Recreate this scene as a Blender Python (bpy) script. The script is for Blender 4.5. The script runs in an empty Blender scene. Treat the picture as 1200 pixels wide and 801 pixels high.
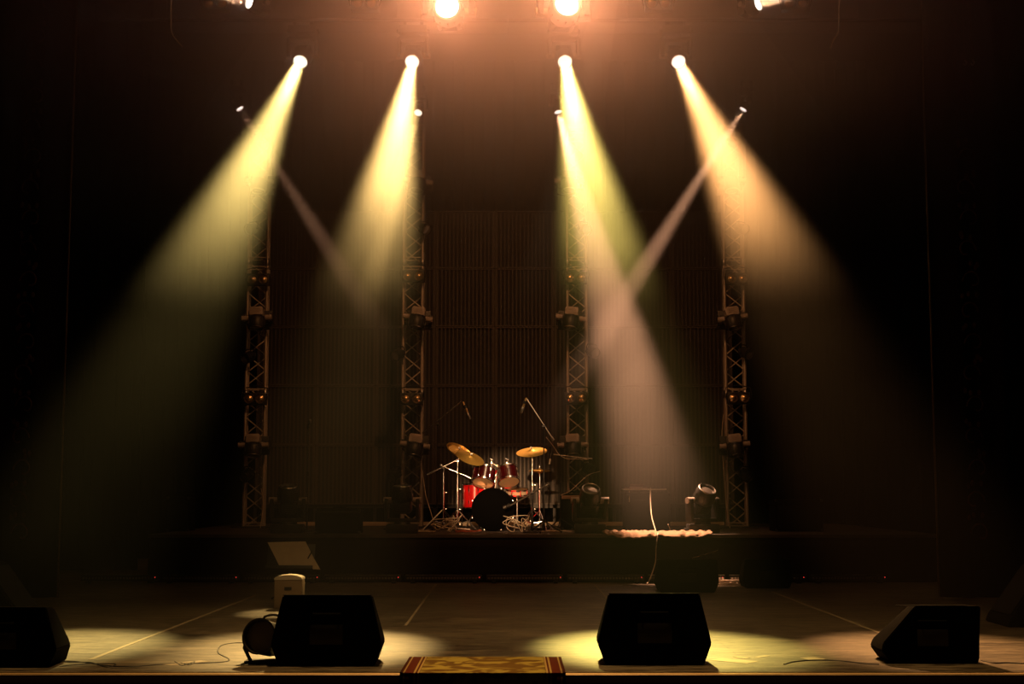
import bpy, bmesh, math, random
from mathutils import Vector, Matrix, Euler, Quaternion
random.seed(7)
S = bpy.context.scene
COL = S.collection
PI = math.pi

# ------------------------------------------------------------------ camera frame
F = 1667.0; H = 1.17; CX, CY = 600.0, 400.5
PITCH = math.atan((573 - CY) / F)
def at(px, py, Y):
    """point at distance Y upstage that lies on the sight line of a photo pixel"""
    u = (px - CX) / F; v = (CY - py) / F
    d = Vector((u, math.cos(PITCH) - v * math.sin(PITCH), math.sin(PITCH) + v * math.cos(PITCH)))
    return Vector((0, 0, H)) + d * (Y / d.y)
def on(px, py, z=0.0):
    u = (px - CX) / F; v = (CY - py) / F
    d = Vector((u, math.cos(PITCH) - v * math.sin(PITCH), math.sin(PITCH) + v * math.cos(PITCH)))
    return Vector((0, 0, H)) + d * ((z - H) / d.z)
def X(px, Y, py=400): return at(px, py, Y).x
def Z(py, Y): return at(600, py, Y).z

# ------------------------------------------------------------------ materials
def new_mat(name):
    m = bpy.data.materials.new(name); m.use_nodes = True
    return m, m.node_tree.nodes, m.node_tree.links, m.node_tree.nodes['Principled BSDF']
def mat(name, col, rough=.5, metal=0., spec=.5, noise=0., nscale=20., bump=0., coat=0., stretch=None):
    m, n, l, b = new_mat(name)
    b.inputs['Base Color'].default_value = (*col, 1)
    b.inputs['Roughness'].default_value = rough
    b.inputs['Metallic'].default_value = metal
    b.inputs['Specular IOR Level'].default_value = spec
    b.inputs['Coat Weight'].default_value = coat
    if noise or bump:
        tc = n.new('ShaderNodeTexCoord'); mp = n.new('ShaderNodeMapping'); nz = n.new('ShaderNodeTexNoise')
        nz.inputs['Scale'].default_value = nscale; nz.inputs['Detail'].default_value = 4
        if stretch: mp.inputs['Scale'].default_value = stretch
        l.new(tc.outputs['Object'], mp.inputs['Vector']); l.new(mp.outputs[0], nz.inputs['Vector'])
        if noise:
            mx = n.new('ShaderNodeMix'); mx.data_type = 'RGBA'
            mx.inputs['A'].default_value = (*[c * (1 - noise) for c in col], 1)
            mx.inputs['B'].default_value = (*[min(1, c * (1 + noise)) for c in col], 1)
            l.new(nz.outputs['Fac'], mx.inputs['Factor']); l.new(mx.outputs['Result'], b.inputs['Base Color'])
        if bump:
            bp = n.new('ShaderNodeBump'); bp.inputs['Strength'].default_value = bump; bp.inputs['Distance'].default_value = .01
            l.new(nz.outputs['Fac'], bp.inputs['Height']); l.new(bp.outputs[0], b.inputs['Normal'])
    return m
def emit(name, col, st):
    m, n, l, b = new_mat(name)
    b.inputs['Base Color'].default_value = (*[c * .5 for c in col], 1)
    b.inputs['Emission Color'].default_value = (*col, 1); b.inputs['Emission Strength'].default_value = st
    m.cycles.emission_sampling = 'NONE'
    return m
M = {}
M['black_plastic'] = mat('black plastic', (.018, .017, .016), .45, noise=.3, nscale=30)
M['black_metal'] = mat('black metal', (.018, .017, .016), .5, .3, noise=.3)
M['carpeted'] = mat('black speaker carpet', (.008, .008, .008), .95, spec=.1, noise=.5, nscale=400, bump=.4)
M['paintbox'] = mat('black textured speaker paint', (.004, .004, .004), .9, spec=.04, noise=.4, nscale=300, bump=.3)
M['grille'] = mat('black speaker grille', (.006, .006, .006), .8, .1, spec=.1, noise=.5, nscale=200, bump=.5)
M['chrome'] = mat('chrome', (.85, .84, .82), .16, 1.)
M['steel'] = mat('brushed steel', (.45, .43, .4), .35, 1.)
M['alu'] = mat('dull aluminium', (.50, .44, .37), .5, .6, noise=.15, nscale=8)
M['brass'] = mat('cymbal bronze', (.85, .55, .13), .38, .85, noise=.12, nscale=60, bump=.1)
M['red'] = mat('red drum lacquer', (.55, .008, .01), .22, .1, coat=.8, noise=.15)
M['darkred'] = mat('dark red drum lacquer', (.03, .001, .002), .2, .1, coat=.8, noise=.15)
M['headblack'] = mat('black drum head', (.0015, .0015, .0015), .9, spec=.02, noise=.3)
M['rubber'] = mat('rubber', (.003, .003, .003), .9, spec=.05, noise=.2)
M['cable'] = mat('black cable', (.01, .01, .01), .6)
M['cablepale'] = mat('pale cable', (.62, .52, .40), .4)
M['tape'] = mat('pale floor tape', (.30, .25, .17), .7, noise=.35, nscale=9)
M['beige'] = mat('beige plastic', (.30, .22, .14), .6, noise=.15, nscale=15)
M['white_plastic'] = mat('white plastic', (.75, .68, .58), .5, noise=.05)
M['paper'] = mat('sheet paper', (.55, .45, .32), .8, noise=.12, nscale=12)
M['palewood'] = mat('pale wood batten', (.42, .33, .22), .6, noise=.2, nscale=5, stretch=(1, 8, 8))
M['glass'] = mat('lamp glass', (.35, .33, .3), .08, .6, spec=.8)
M['blinder_glass'] = mat('warm reflector glass', (.75, .55, .3), .2, .9)
M['palehead'] = mat('pale grey caps and top-lit covers', (.36, .31, .27), .55, noise=.3, nscale=9)  # pale tone puts light from above into the tower heads' rear covers
M['drape'] = mat('black velvet drape', (.0035, .003, .003), .95, spec=.05, noise=.3)
M['velvet'] = mat('dark wine velvet', (.010, .004, .004), .95, spec=.08, noise=.3)
M['embroid'] = mat('faded gold and red embroidery', (.075, .018, .010), .7, .2, noise=.5, nscale=14)
M['dullgold'] = mat('dull gold lit edge and straps', (.10, .055, .02), .6, .4, noise=.2)
M['wall'] = mat('black wall paint', (.006, .005, .005), .9, spec=.1, noise=.3, nscale=3)
M['skirt'] = mat('black stage skirt cloth', (.012, .008, .006), .9, spec=.1, noise=.3, nscale=12, bump=.2)
M['deck'] = mat('riser deck', (.055, .042, .03), .6, noise=.5, nscale=5, bump=.1)
M['tarp'] = mat('pale crumpled cloth', (.30, .20, .12), .85, noise=.35, nscale=10, bump=.3)
M['fascia'] = mat('dark red lacquered fascia', (.14, .022, .012), .5, noise=.3, nscale=3)
M['nosing'] = mat('worn brass stage nosing', (.6, .42, .2), .45, .3, noise=.3, nscale=2, stretch=(1, 12, 12))
M['redled'] = emit('red indicator', (1, .05, .04), .8)
M['orange_eye'] = mat('amber lamp reflector', (.8, .45, .12), .25, .8)

def floor_material():
    m, n, l, b = new_mat('scuffed stage floor')
    tc = n.new('ShaderNodeTexCoord'); mp = n.new('ShaderNodeMapping'); mp.inputs['Scale'].default_value = (1.1, 9, 1)
    l.new(tc.outputs['Object'], mp.inputs[0])
    nz = n.new('ShaderNodeTexNoise'); nz.inputs['Scale'].default_value = 1.6; nz.inputs['Detail'].default_value = 9; nz.inputs['Roughness'].default_value = .7
    l.new(mp.outputs[0], nz.inputs['Vector'])
    n2 = n.new('ShaderNodeTexNoise'); n2.inputs['Scale'].default_value = .8; n2.inputs['Detail'].default_value = 3
    l.new(tc.outputs['Object'], n2.inputs['Vector'])
    n3 = n.new('ShaderNodeTexNoise'); n3.inputs['Scale'].default_value = 9; n3.inputs['Detail'].default_value = 6; n3.inputs['Roughness'].default_value = .8
    m3 = n.new('ShaderNodeMapping'); m3.inputs['Scale'].default_value = (.6, 2.2, 1); l.new(tc.outputs['Object'], m3.inputs[0]); l.new(m3.outputs[0], n3.inputs['Vector'])
    # plank seams across the stage
    br = n.new('ShaderNodeTexBrick'); br.inputs['Scale'].default_value = 1.0
    br.inputs['Mortar Size'].default_value = .004; br.inputs['Brick Width'].default_value = 3.2; br.inputs['Row Height'].default_value = .14
    br.inputs['Color1'].default_value = (1, 1, 1, 1); br.inputs['Color2'].default_value = (.72, .72, .72, 1); br.inputs['Mortar'].default_value = (.35, .35, .35, 1)
    l.new(tc.outputs['Object'], br.inputs['Vector'])
    cr = n.new('ShaderNodeValToRGB'); cr.color_ramp.elements[0].position = .40; cr.color_ramp.elements[0].color = (.03, .022, .015, 1)
    cr.color_ramp.elements[1].position = .62; cr.color_ramp.elements[1].color = (.21, .175, .12, 1)
    ad = n.new('ShaderNodeMath'); ad.operation = 'MULTIPLY_ADD'; ad.inputs[1].default_value = .35; ad.inputs[2].default_value = -.17
    l.new(n2.outputs['Fac'], ad.inputs[0])
    a2 = n.new('ShaderNodeMath'); a2.operation = 'ADD'; l.new(nz.outputs['Fac'], a2.inputs[0]); l.new(ad.outputs[0], a2.inputs[1])
    a3 = n.new('ShaderNodeMath'); a3.operation = 'MULTIPLY_ADD'; a3.inputs[1].default_value = .9; a3.inputs[2].default_value = -.45; l.new(n3.outputs['Fac'], a3.inputs[0])
    a4 = n.new('ShaderNodeMath'); a4.operation = 'ADD'; l.new(a2.outputs[0], a4.inputs[0]); l.new(a3.outputs[0], a4.inputs[1])
    l.new(a4.outputs[0], cr.inputs['Fac'])
    mx = n.new('ShaderNodeMix'); mx.data_type = 'RGBA'; mx.blend_type = 'MULTIPLY'; mx.inputs['Factor'].default_value = 1
    l.new(cr.outputs['Color'], mx.inputs['A']); l.new(br.outputs['Color'], mx.inputs['B'])
    l.new(mx.outputs['Result'], b.inputs['Base Color'])
    mr = n.new('ShaderNodeMapRange'); mr.inputs['To Min'].default_value = .28; mr.inputs['To Max'].default_value = .6
    l.new(nz.outputs['Fac'], mr.inputs['Value']); l.new(mr.outputs[0], b.inputs['Roughness'])
    b.inputs['Specular IOR Level'].default_value = .4
    bp = n.new('ShaderNodeBump'); bp.inputs['Strength'].default_value = .5; bp.inputs['Distance'].default_value = .006
    l.new(a4.outputs[0], bp.inputs['Height']); l.new(bp.outputs[0], b.inputs['Normal'])
    return m
M['floor'] = floor_material()

def runner_material():
    """carpet runner: wine borders with gold lines and a gold scroll field"""
    m, n, l, b = new_mat('patterned carpet runner')
    tc = n.new('ShaderNodeTexCoord'); sp = n.new('ShaderNodeSeparateXYZ'); l.new(tc.outputs['Object'], sp.inputs[0])
    ab = n.new('ShaderNodeMath'); ab.operation = 'ABSOLUTE'; l.new(sp.outputs['X'], ab.inputs[0])
    nz = n.new('ShaderNodeTexNoise'); nz.inputs['Scale'].default_value = 4.5; nz.inputs['Detail'].default_value = 1.5; nz.inputs['Distortion'].default_value = 1.6
    l.new(tc.outputs['Object'], nz.inputs['Vector'])
    cr = n.new('ShaderNodeValToRGB'); cr.color_ramp.interpolation = 'EASE'
    cr.color_ramp.elements[0].position = .42; cr.color_ramp.elements[0].color = (.16, .09, .02, 1)
    cr.color_ramp.elements[1].position = .58; cr.color_ramp.elements[1].color = (.42, .33, .07, 1)
    l.new(nz.outputs['Fac'], cr.inputs['Fac'])
    ramp = n.new('ShaderNodeValToRGB'); ramp.color_ramp.interpolation = 'CONSTANT'
    e = ramp.color_ramp.elements
    e[0].position = 0; e[0].color = (0, 0, 0, 1)
    e[1].position = .80; e[1].color = (1, 1, 1, 1)
    md = n.new('ShaderNodeMath'); md.operation = 'DIVIDE'; md.inputs[1].default_value = .52; l.new(ab.outputs[0], md.inputs[0])
    band = n.new('ShaderNodeValToRGB'); band.color_ramp.interpolation = 'CONSTANT'; e = band.color_ramp.elements
    e[0].position = 0; e[0].color = (0, 0, 0, 1); e[1].position = .795; e[1].color = (.10, .02, .008, 1)
    for p, c in ((.77, (.45, .32, .12, 1)), (.82, (.42, .30, .1, 1)), (.84, (.11, .022, .01, 1)), (.95, (.4, .27, .1, 1)), (.97, (.08, .018, .008, 1))):
        x = e.new(p); x.color = c
    l.new(md.outputs[0], ramp.inputs['Fac']); l.new(md.outputs[0], band.inputs['Fac'])
    gt = n.new('ShaderNodeMath'); gt.operation = 'GREATER_THAN'; gt.inputs[1].default_value = .77; l.new(md.outputs[0], gt.inputs[0])
    mx = n.new('ShaderNodeMix'); mx.data_type = 'RGBA'; l.new(gt.outputs[0], mx.inputs['Factor'])
    l.new(cr.outputs['Color'], mx.inputs['A']); l.new(band.outputs['Color'], mx.inputs['B'])
    l.new(mx.outputs['Result'], b.inputs['Base Color'])
    b.inputs['Roughness'].default_value = .95; b.inputs['Specular IOR Level'].default_value = .1
    return m
M['runner'] = runner_material()

def drumhead_material():
    m, n, l, b = new_mat('translucent drum head')
    b.inputs['Base Color'].default_value = (.85, .66, .42, 1); b.inputs['Roughness'].default_value = .4
    tr = n.new('ShaderNodeBsdfTranslucent'); tr.inputs['Color'].default_value = (.9, .72, .5, 1)
    ms = n.new('ShaderNodeMixShader'); ms.inputs[0].default_value = .7
    l.new(b.outputs[0], ms.inputs[1]); l.new(tr.outputs[0], ms.inputs[2]); l.new(ms.outputs[0], n['Material Output'].inputs['Surface'])
    return m
M['skin'] = drumhead_material()
def clear_head():
    m, n, l, b = new_mat('clear drum head')
    b.inputs['Base Color'].default_value = (.8, .8, .78, 1); b.inputs['Roughness'].default_value = .15
    tr = n.new('ShaderNodeBsdfTransparent'); ms = n.new('ShaderNodeMixShader'); ms.inputs[0].default_value = .8
    l.new(b.outputs[0], ms.inputs[1]); l.new(tr.outputs[0], ms.inputs[2]); l.new(ms.outputs[0], n['Material Output'].inputs['Surface'])
    return m
M['clearskin'] = clear_head()

# ------------------------------------------------------------------ mesh builder
class MB:
    def __init__(s): s.bm = bmesh.new()
    def _xf(s, verts, m): bmesh.ops.transform(s.bm, matrix=m, verts=verts)
    def box(s, c, d, rot=None, bevel=0.):
        r = bmesh.ops.create_cube(s.bm, size=1); v = r['verts']
        s._xf(v, Matrix.Diagonal((*d, 1)))
        if bevel:
            es = list({e for x in v for e in x.link_edges})
            b = bmesh.ops.bevel(s.bm, geom=es, offset=bevel, segments=2, affect='EDGES', profile=.6)
            v = list({x for f in b['faces'] for x in f.verts} | {x for x in v if x.is_valid})
            # collect whole island
            seen = set(v); st = list(v)
            while st:
                x = st.pop()
                for e in x.link_edges:
                    o = e.other_vert(x)
                    if o not in seen: seen.add(o); st.append(o)
            v = list(seen)
        m = Matrix.Translation(c)
        if rot is not None: m = m @ (rot.to_4x4() if not isinstance(rot, Matrix) or len(rot) == 3 else rot)
        s._xf(v, m); return s
    def cyl(s, a, b, r0, r1=None, seg=12, caps=True):
        a = Vector(a); b = Vector(b); r1 = r0 if r1 is None else r1
        d = b - a
        if d.length < 1e-6: return s
        r = bmesh.ops.create_cone(s.bm, cap_ends=caps, segments=seg, radius1=r0, radius2=r1, depth=d.length)
        s._xf(r['verts'], Matrix.Translation((a + b) / 2) @ d.to_track_quat('Z', 'Y').to_matrix().to_4x4()); return s
    def sph(s, c, r, seg=14, sc=(1, 1, 1)):
        q = bmesh.ops.create_uvsphere(s.bm, u_segments=seg, v_segments=max(6, seg // 2), radius=r)
        s._xf(q['verts'], Matrix.Translation(c) @ Matrix.Diagonal((*sc, 1))); return s
    def tube(s, pts, r, seg=6):
        pts = [Vector(p) for p in pts]
        rings = []
        up = Vector((0, 0, 1)); prev = None
        for i, p in enumerate(pts):
            t = (pts[min(i + 1, len(pts) - 1)] - pts[max(i - 1, 0)])
            if t.length < 1e-9: t = Vector((0, 0, 1))
            t.normalize()
            if prev is None:
                n = t.cross(up)
                if n.length < .05: n = t.cross(Vector((1, 0, 0)))
            else:
                n = prev - t * prev.dot(t)
                if n.length < 1e-4: n = t.orthogonal()
            n.normalize(); prev = n; bn = t.cross(n)
            rings.append([s.bm.verts.new(p + (n * math.cos(2 * PI * k / seg) + bn * math.sin(2 * PI * k / seg)) * r) for k in range(seg)])
        for A, B in zip(rings, rings[1:]):
            for k in range(seg): s.bm.faces.new((A[k], A[(k + 1) % seg], B[(k + 1) % seg], B[k]))
        s.bm.faces.new(rings[0][::-1]); s.bm.faces.new(rings[-1]); return s
    def lathe(s, prof, m=Matrix.Identity(4), seg=28):
        """prof: list of (radius, z)"""
        rings = []; nv = []
        for r, z in prof:
            if r < 1e-6:
                v = s.bm.verts.new((0, 0, z)); rings.append([v]); nv.append(v)
            else:
                R = [s.bm.verts.new((r * math.cos(2 * PI * k / seg), r * math.sin(2 * PI * k / seg), z)) for k in range(seg)]
                rings.append(R); nv += R
        for A, B in zip(rings, rings[1:]):
            for k in range(seg):
                k2 = (k + 1) % seg
                if len(A) == 1 and len(B) == 1: continue
                if len(A) == 1: s.bm.faces.new((A[0], B[k], B[k2]))
                elif len(B) == 1: s.bm.faces.new((A[k], B[0], A[k2]))
                else: s.bm.faces.new((A[k], B[k], B[k2], A[k2]))
        s._xf(nv, m); return s
    def prism(s, outline, m=Matrix.Identity(4), depth=.1):
        """outline: (x,y) points, extruded along z from 0 to depth"""
        A = [s.bm.verts.new((x, y, 0)) for x, y in outline]; B = [s.bm.verts.new((x, y, depth)) for x, y in outline]
        s.bm.faces.new(A[::-1]); s.bm.faces.new(B)
        n = len(A)
        for i in range(n): s.bm.faces.new((A[i], A[(i + 1) % n], B[(i + 1) % n], B[i]))
        s._xf(A + B, m); return s
    def grid(s, fn, nu, nv, thick=0.):
        V = [[s.bm.verts.new(fn(i / nu, j / nv)) for j in range(nv + 1)] for i in range(nu + 1)]
        for i in range(nu):
            for j in range(nv): s.bm.faces.new((V[i][j], V[i + 1][j], V[i + 1][j + 1], V[i][j + 1]))
        return s
    def build(s, name, m, parent=None, loc=None, smooth=True, solid=0.):
        bmesh.ops.recalc_face_normals(s.bm, faces=s.bm.faces)
        me = bpy.data.meshes.new(name); s.bm.to_mesh(me); s.bm.free()
        me.materials.append(M[m] if isinstance(m, str) else m)
        if smooth:
            for p in me.polygons: p.use_smooth = True
            me.set_sharp_from_angle(angle=math.radians(38))
        o = bpy.data.objects.new(name, me); COL.objects.link(o)
        if parent: o.parent = parent
        if loc is not None: o.location = loc
        if solid:
            md = o.modifiers.new('thickness', 'SOLIDIFY'); md.thickness = solid; md.offset = 0
        return o
def tag(o, label=None, cat=None, group=None, kind=None):
    if label: o['label'] = label
    if cat: o['category'] = cat
    if group: o['group'] = group
    if kind: o['kind'] = kind
    return o
def thing(name, loc, label, cat, group=None, rz=0):
    o = bpy.data.objects.new(name, None); COL.objects.link(o); o.location = loc; o.rotation_euler = (0, 0, rz)
    o.empty_display_size = .1
    return tag(o, label, cat, group)
def copy_tree(o, parent=None):
    c = o.copy(); COL.objects.link(c); c.parent = parent
    for ch in [x for x in bpy.data.objects if x.parent == o and x != c]: copy_tree(ch, c)
    return c
def struct(o): o['kind'] = 'structure'; return o
def bez(pts, n=10):
    """Catmull-Rom through points"""
    P = [Vector(p) for p in pts]; P = [P[0] * 2 - P[1]] + P + [P[-1] * 2 - P[-2]]; out = []
    for i in range(1, len(P) - 2):
        a, b, c, d = P[i - 1:i + 3]
        for k in range(n):
            t = k / n
            out.append(.5 * ((2 * b) + (c - a) * t + (2 * a - 5 * b + 4 * c - d) * t * t + (3 * b - a - 3 * c + d) * t ** 3))
    out.append(P[-2]); return out

RZ = .60                      # riser height
YF = 9.22                     # stage front edge
YR = 18.2                     # riser front
YB = 23.3                     # video wall
# ------------------------------------------------------------------ setting
struct(MB().box((0, (YF + .12 + 24.5) / 2, -.1), (18, 24.5 - YF - .12, .2)).build('floor', 'floor', smooth=False))
struct(MB().box((0, 24.6, 4.5), (18, .2, 9.4)).build('wall_back', 'wall', smooth=False))
struct(MB().box((-9.0, 16.9, 4.5), (.2, 15.4, 9.4)).build('wall_left', 'wall', smooth=False))
struct(MB().box((9.0, 16.9, 4.5), (.2, 15.4, 9.4)).build('wall_right', 'wall', smooth=False))
struct(MB().box((0, 16.9, 9.3), (18, 15.4, .2)).build('ceiling', 'wall', smooth=False))
# nosing along the stage edge, with two ribs, and the lacquered fascia below
YN = on(600, 790.5).y; dN = YF - YN
m = MB(); prof = [(YF + .06, -.05), (YF + .06, .002), (YF, .003), (YF - dN * .2, .003), (YF - dN * .28, -.004), (YF - dN * .38, -.004), (YF - dN * .42, .006), (YF - dN * .55, .009), (YF - dN * .66, .006), (YF - dN * .70, -.004), (YF - dN * .80, -.004), (YF - dN * .84, .006), (YN + .012, .008), (YN, .0), (YN, -.02), (YN + .012, -.05)]
m.prism([(y, z) for y, z in prof], Matrix(((0, 0, 1, -9), (1, 0, 0, 0), (0, 1, 0, 0), (0, 0, 0, 1))), 18)
struct(m.build('trim_1', 'nosing', smooth=False))
struct(MB().box((0, YN + .03, -.56), (18, .03, 1.02)).build('trim_2', 'fascia', smooth=False))
# riser: deck and pleated skirt
XL, XR = X(180, YR), X(1095, YR)
struct(MB().box(((XL + XR) / 2, (YR + YB + .6) / 2, RZ - .02), (XR - XL, YB + .6 - YR, .04)).build('floor_riser', 'deck', smooth=False))
m = MB()
def skirt(u, v):
    x = XL + (XR - XL) * u
    f = .012 * math.sin(x * 9) + .006 * math.sin(x * 23 + 1)
    return (x, YR + .03 - f * (1 - v) - .01, .004 + (RZ - .03) * v)
m.grid(skirt, 700, 4)
struct(m.build('wall_riser_front', 'skirt', solid=.006))
struct(MB().box((XL - .005, (YR + YB + .6) / 2 + .04, RZ / 2 - .02), (.02, YB + .55 - YR, RZ - .05)).build('wall_riser_left', 'skirt'))
# tape lines
def tape_line(name, p, q, w, label, group=None):
    p = Vector(p); q = Vector(q); d = (q - p).normalized(); n = Vector((-d.y, d.x, 0)) * w / 2
    m = MB()
    for k in (0, 1):
        pass
    V = [m.bm.verts.new(v + Vector((0, 0, z))) for z in (.0005, .002) for v in (p - n, q - n, q + n, p + n)]
    for f in ((0, 1, 2, 3), (4, 5, 6, 7), (0, 1, 5, 4), (1, 2, 6, 5), (2, 3, 7, 6), (3, 0, 4, 7)): m.bm.faces.new([V[i] for i in f])
    o = m.build(name, 'tape', smooth=False); tag(o, label, 'floor tape', group); return o
tape_line('floor_tape', on(106, 772.5), on(300, 697), .035, 'long pale tape line running upstage beside the far-left wedge monitor')
tape_line('floor_tape', on(1038, 744), on(905, 693), .03, 'pale tape line on the floor leading up to the right-hand end wedge monitor')
tape_line('floor_tape', on(475, 733), on(511, 684), .025, 'faint tape line on the floor upstage of the gap beside the carpet runner')
tape_line('floor_tape', on(722, 712), on(697, 685), .025, 'faint short tape line on the floor behind the wedge monitor right of the carpet runner')
for (a, b, w, lb) in (((838, 772), (882, 776), .16, 'wide pale tape patch on the floor just right of the central wedge monitor'),
                      ((862, 769), (876, 771), .05, 'small pale tape scrap above the wide patch, right of the central wedge monitor'),
                      ((886, 770), (900, 768), .04, 'tiny tape scrap between the two tape patches at the front'),
                      ((943, 772), (962, 771), .14, 'pale tape patch touching the thin cable on the right front floor'),
                      ((195, 779), (240, 774), .10, 'crumpled pale tape patch under the cables on the left front floor')):
    tape_line('tape_patch', on(*a), on(*b), w, lb)

# ------------------------------------------------------------------ carpet runner over the edge
xa, xb = X(474, YF + .3), X(661.5, YF + .3)
ctr = (xa + xb) / 2; hw = .525
yb_ = on(600, 772).y
m = MB()
path = [(yb_, .012), (YF + .1, .012), (YF - .05, .016), (YN + .02, .017), (YN - .008, .012), (YN - .014, -.01), (YN - .016, -.08), (YN - .016, -.45)]
V = []
for k, (y, z) in enumerate(path):
    V.append([m.bm.verts.new((hw * (-1 + 2 * i / 16), y - YF, z)) for i in range(17)])
for A, B in zip(V, V[1:]):
    for i in range(16): m.bm.faces.new((A[i], A[i + 1], B[i + 1], B[i]))
o = m.build('carpet_runner', 'runner', loc=(ctr, YF, .0), solid=.01)
tag(o, 'patterned wine and gold carpet runner hanging over the stage edge', 'carpet')

# ------------------------------------------------------------------ video wall
M['ledstrip'] = mat('dark grey video wall strips', (.055, .044, .035), .5, .2, noise=.3, nscale=30)
pw = YB / F * 70 * .9975; ph = YB / F * 69.4
x0 = X(302, YB); z0 = Z(591, YB)
screen = thing('video_wall', (0, YB, RZ), 'dark video wall of square mesh panels spanning behind the truss towers', 'video wall')
def panel_mesh():
    m = MB(); t = .022
    w, h = pw - .006, ph - .006
    for sx in (-1, 1): m.box((sx * (w / 2 - t / 2), 0, 0), (t, .06, h))
    for sz in (-1, 1): m.box((0, 0, sz * (h / 2 - t / 2)), (w, .06, t))
    n = 15
    for i in range(n):
        x = -w / 2 + (i + .5) * w / n
        m.box((x, -.012, 0), (.024, .012, h - .02))
    m.box((0, .022, 0), (w - .02, .004, h - .02))
    return m
proto = None
for j in range(5):
    for i in range(8):
        l = (x0 + (i + .5) * pw, 0, z0 - RZ + (j + .5) * ph)
        if proto is None:
            proto = panel_mesh().build('screen_panel', 'ledstrip', screen, l, smooth=False)
            proto.data.materials.append(mat('black screen backing', (.013, .011, .009), .7, noise=.2, nscale=20))
            for f in proto.data.polygons:
                if f.center.y > .0195 and f.center.y < .0245 and abs(f.center.x) < pw / 2 - .012 and abs(f.center.z) < ph / 2 - .012: f.material_index = 1
        else:
            c = proto.copy(); COL.objects.link(c); c.parent = screen; c.location = l
m = MB()
for i in range(9): m.box((x0 + i * pw, .05, (z0 - RZ) / 2), (.05, .05, z0 - RZ))
m.box((x0 + 4 * pw, .05, z0 - RZ - .03), (8 * pw, .05, .05))
m.build('support_frame', 'black_metal', screen, smooth=False)
o = MB().box((0, 0, .03), (X(845, 22.6) - X(352, 22.6), .10, .06), bevel=.004).build('batten', 'palewood', loc=((X(845, 22.6) + X(352, 22.6)) / 2, 22.6, RZ))
tag(o, 'long pale batten lying on the riser in front of the video wall', 'batten')
# black drape behind the screen and the side legs
def drape(name, xa, xb, y, z0, z1, mt, label, fold=.35, amp=.07, tilt=0, cat='curtain', parent=None):
    m = MB(); w = xb - xa; n = max(24, int(abs(w) / fold * 14)); rnd = random.Random(int(abs(xa * 100)) + 3)
    ph_ = [rnd.uniform(-.6, .6) for _ in range(200)]
    def fn(u, v):
        x = w * u; k = x / fold * 2 * PI
        a = amp * (.75 + .25 * (1 - v))
        return (x + .02 * math.sin(k * 2 + 1), a * math.sin(k + .8 * math.sin(k * .37)) + .3 * a * math.sin(k * 2.3), z0 + (z1 - z0) * v)
    m.grid(fn, n, 6)
    o = m.build(name, mt, parent, (xa, y, 0), solid=.006)
    if label: tag(o, label, cat)
    return o
drape('backdrop_curtain', -8.6, 8.6, 24.2, .02, 8.6, 'drape', 'full width black backdrop curtain hanging behind the video wall')
drape('leg_curtain', -8.4, X(170, 20.6), 20.6, .02, 8.4, 'drape', 'black side curtain left of the riser, behind the wine velvet curtain')
drape('leg_curtain', X(1040, 20.9), 8.4, 24.0, .02, 8.4, 'drape', 'black side curtain at the right of the stage behind the riser end')
# proscenium curtains, their lit edge put into the colour
for s, pe, lab in ((-1, 68, 'dark wine velvet curtain with a thin painted lit edge and embroidered band, left of stage'), (1, 1100, 'dark wine velvet curtain with a thin painted lit edge and embroidered band, right of stage')):
    Yc = 15.4; xe = at(pe, 700, Yc).x
    t = thing('stage_curtain', (xe, Yc, 0), lab, 'curtain', 'gilt edged stage curtains')
    m = MB(); w = 3.4
    def fn(u, v):
        x = w * u * s; k = w * u / .42 * 2 * PI
        return (x, .06 * math.sin(k + .6 * math.sin(k * .31)) + .015 * math.sin(2.1 * k), .02 + 8.6 * v)
    m.grid(fn, 150, 6); m.build('cloth', 'velvet', t, solid=.008)
    m = MB().cyl((0, -.02, .03), (0, -.02, 8.6), .011, seg=8); m.build('lit_edge', 'dullgold', t)  # brown-gold cord stands in for light along the curtain's edge
    # embroidered scroll band
    m = MB(); bx = s * .42
    for k in range(22):
        zc = .7 + k * .34; dr = 1 if k % 2 else -1
        pts = []
        for a in range(15):
            th = a / 14 * 1.6 * PI; r = .11 * (1 - a / 20)
            pts.append((bx + dr * (math.cos(th) * r - .03), -.085, zc + math.sin(th) * r * 1.2))
        m.tube(pts, .010, 5)
        for q in range(3):
            a = q * 1.1 + k
            m.sph((bx + .09 * math.cos(a) * dr, -.085, zc + .17 + .03 * math.sin(a)), .022, 6, (1, .4, 1.5))
    m.build('embroidered_band', 'embroid', t)

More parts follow.
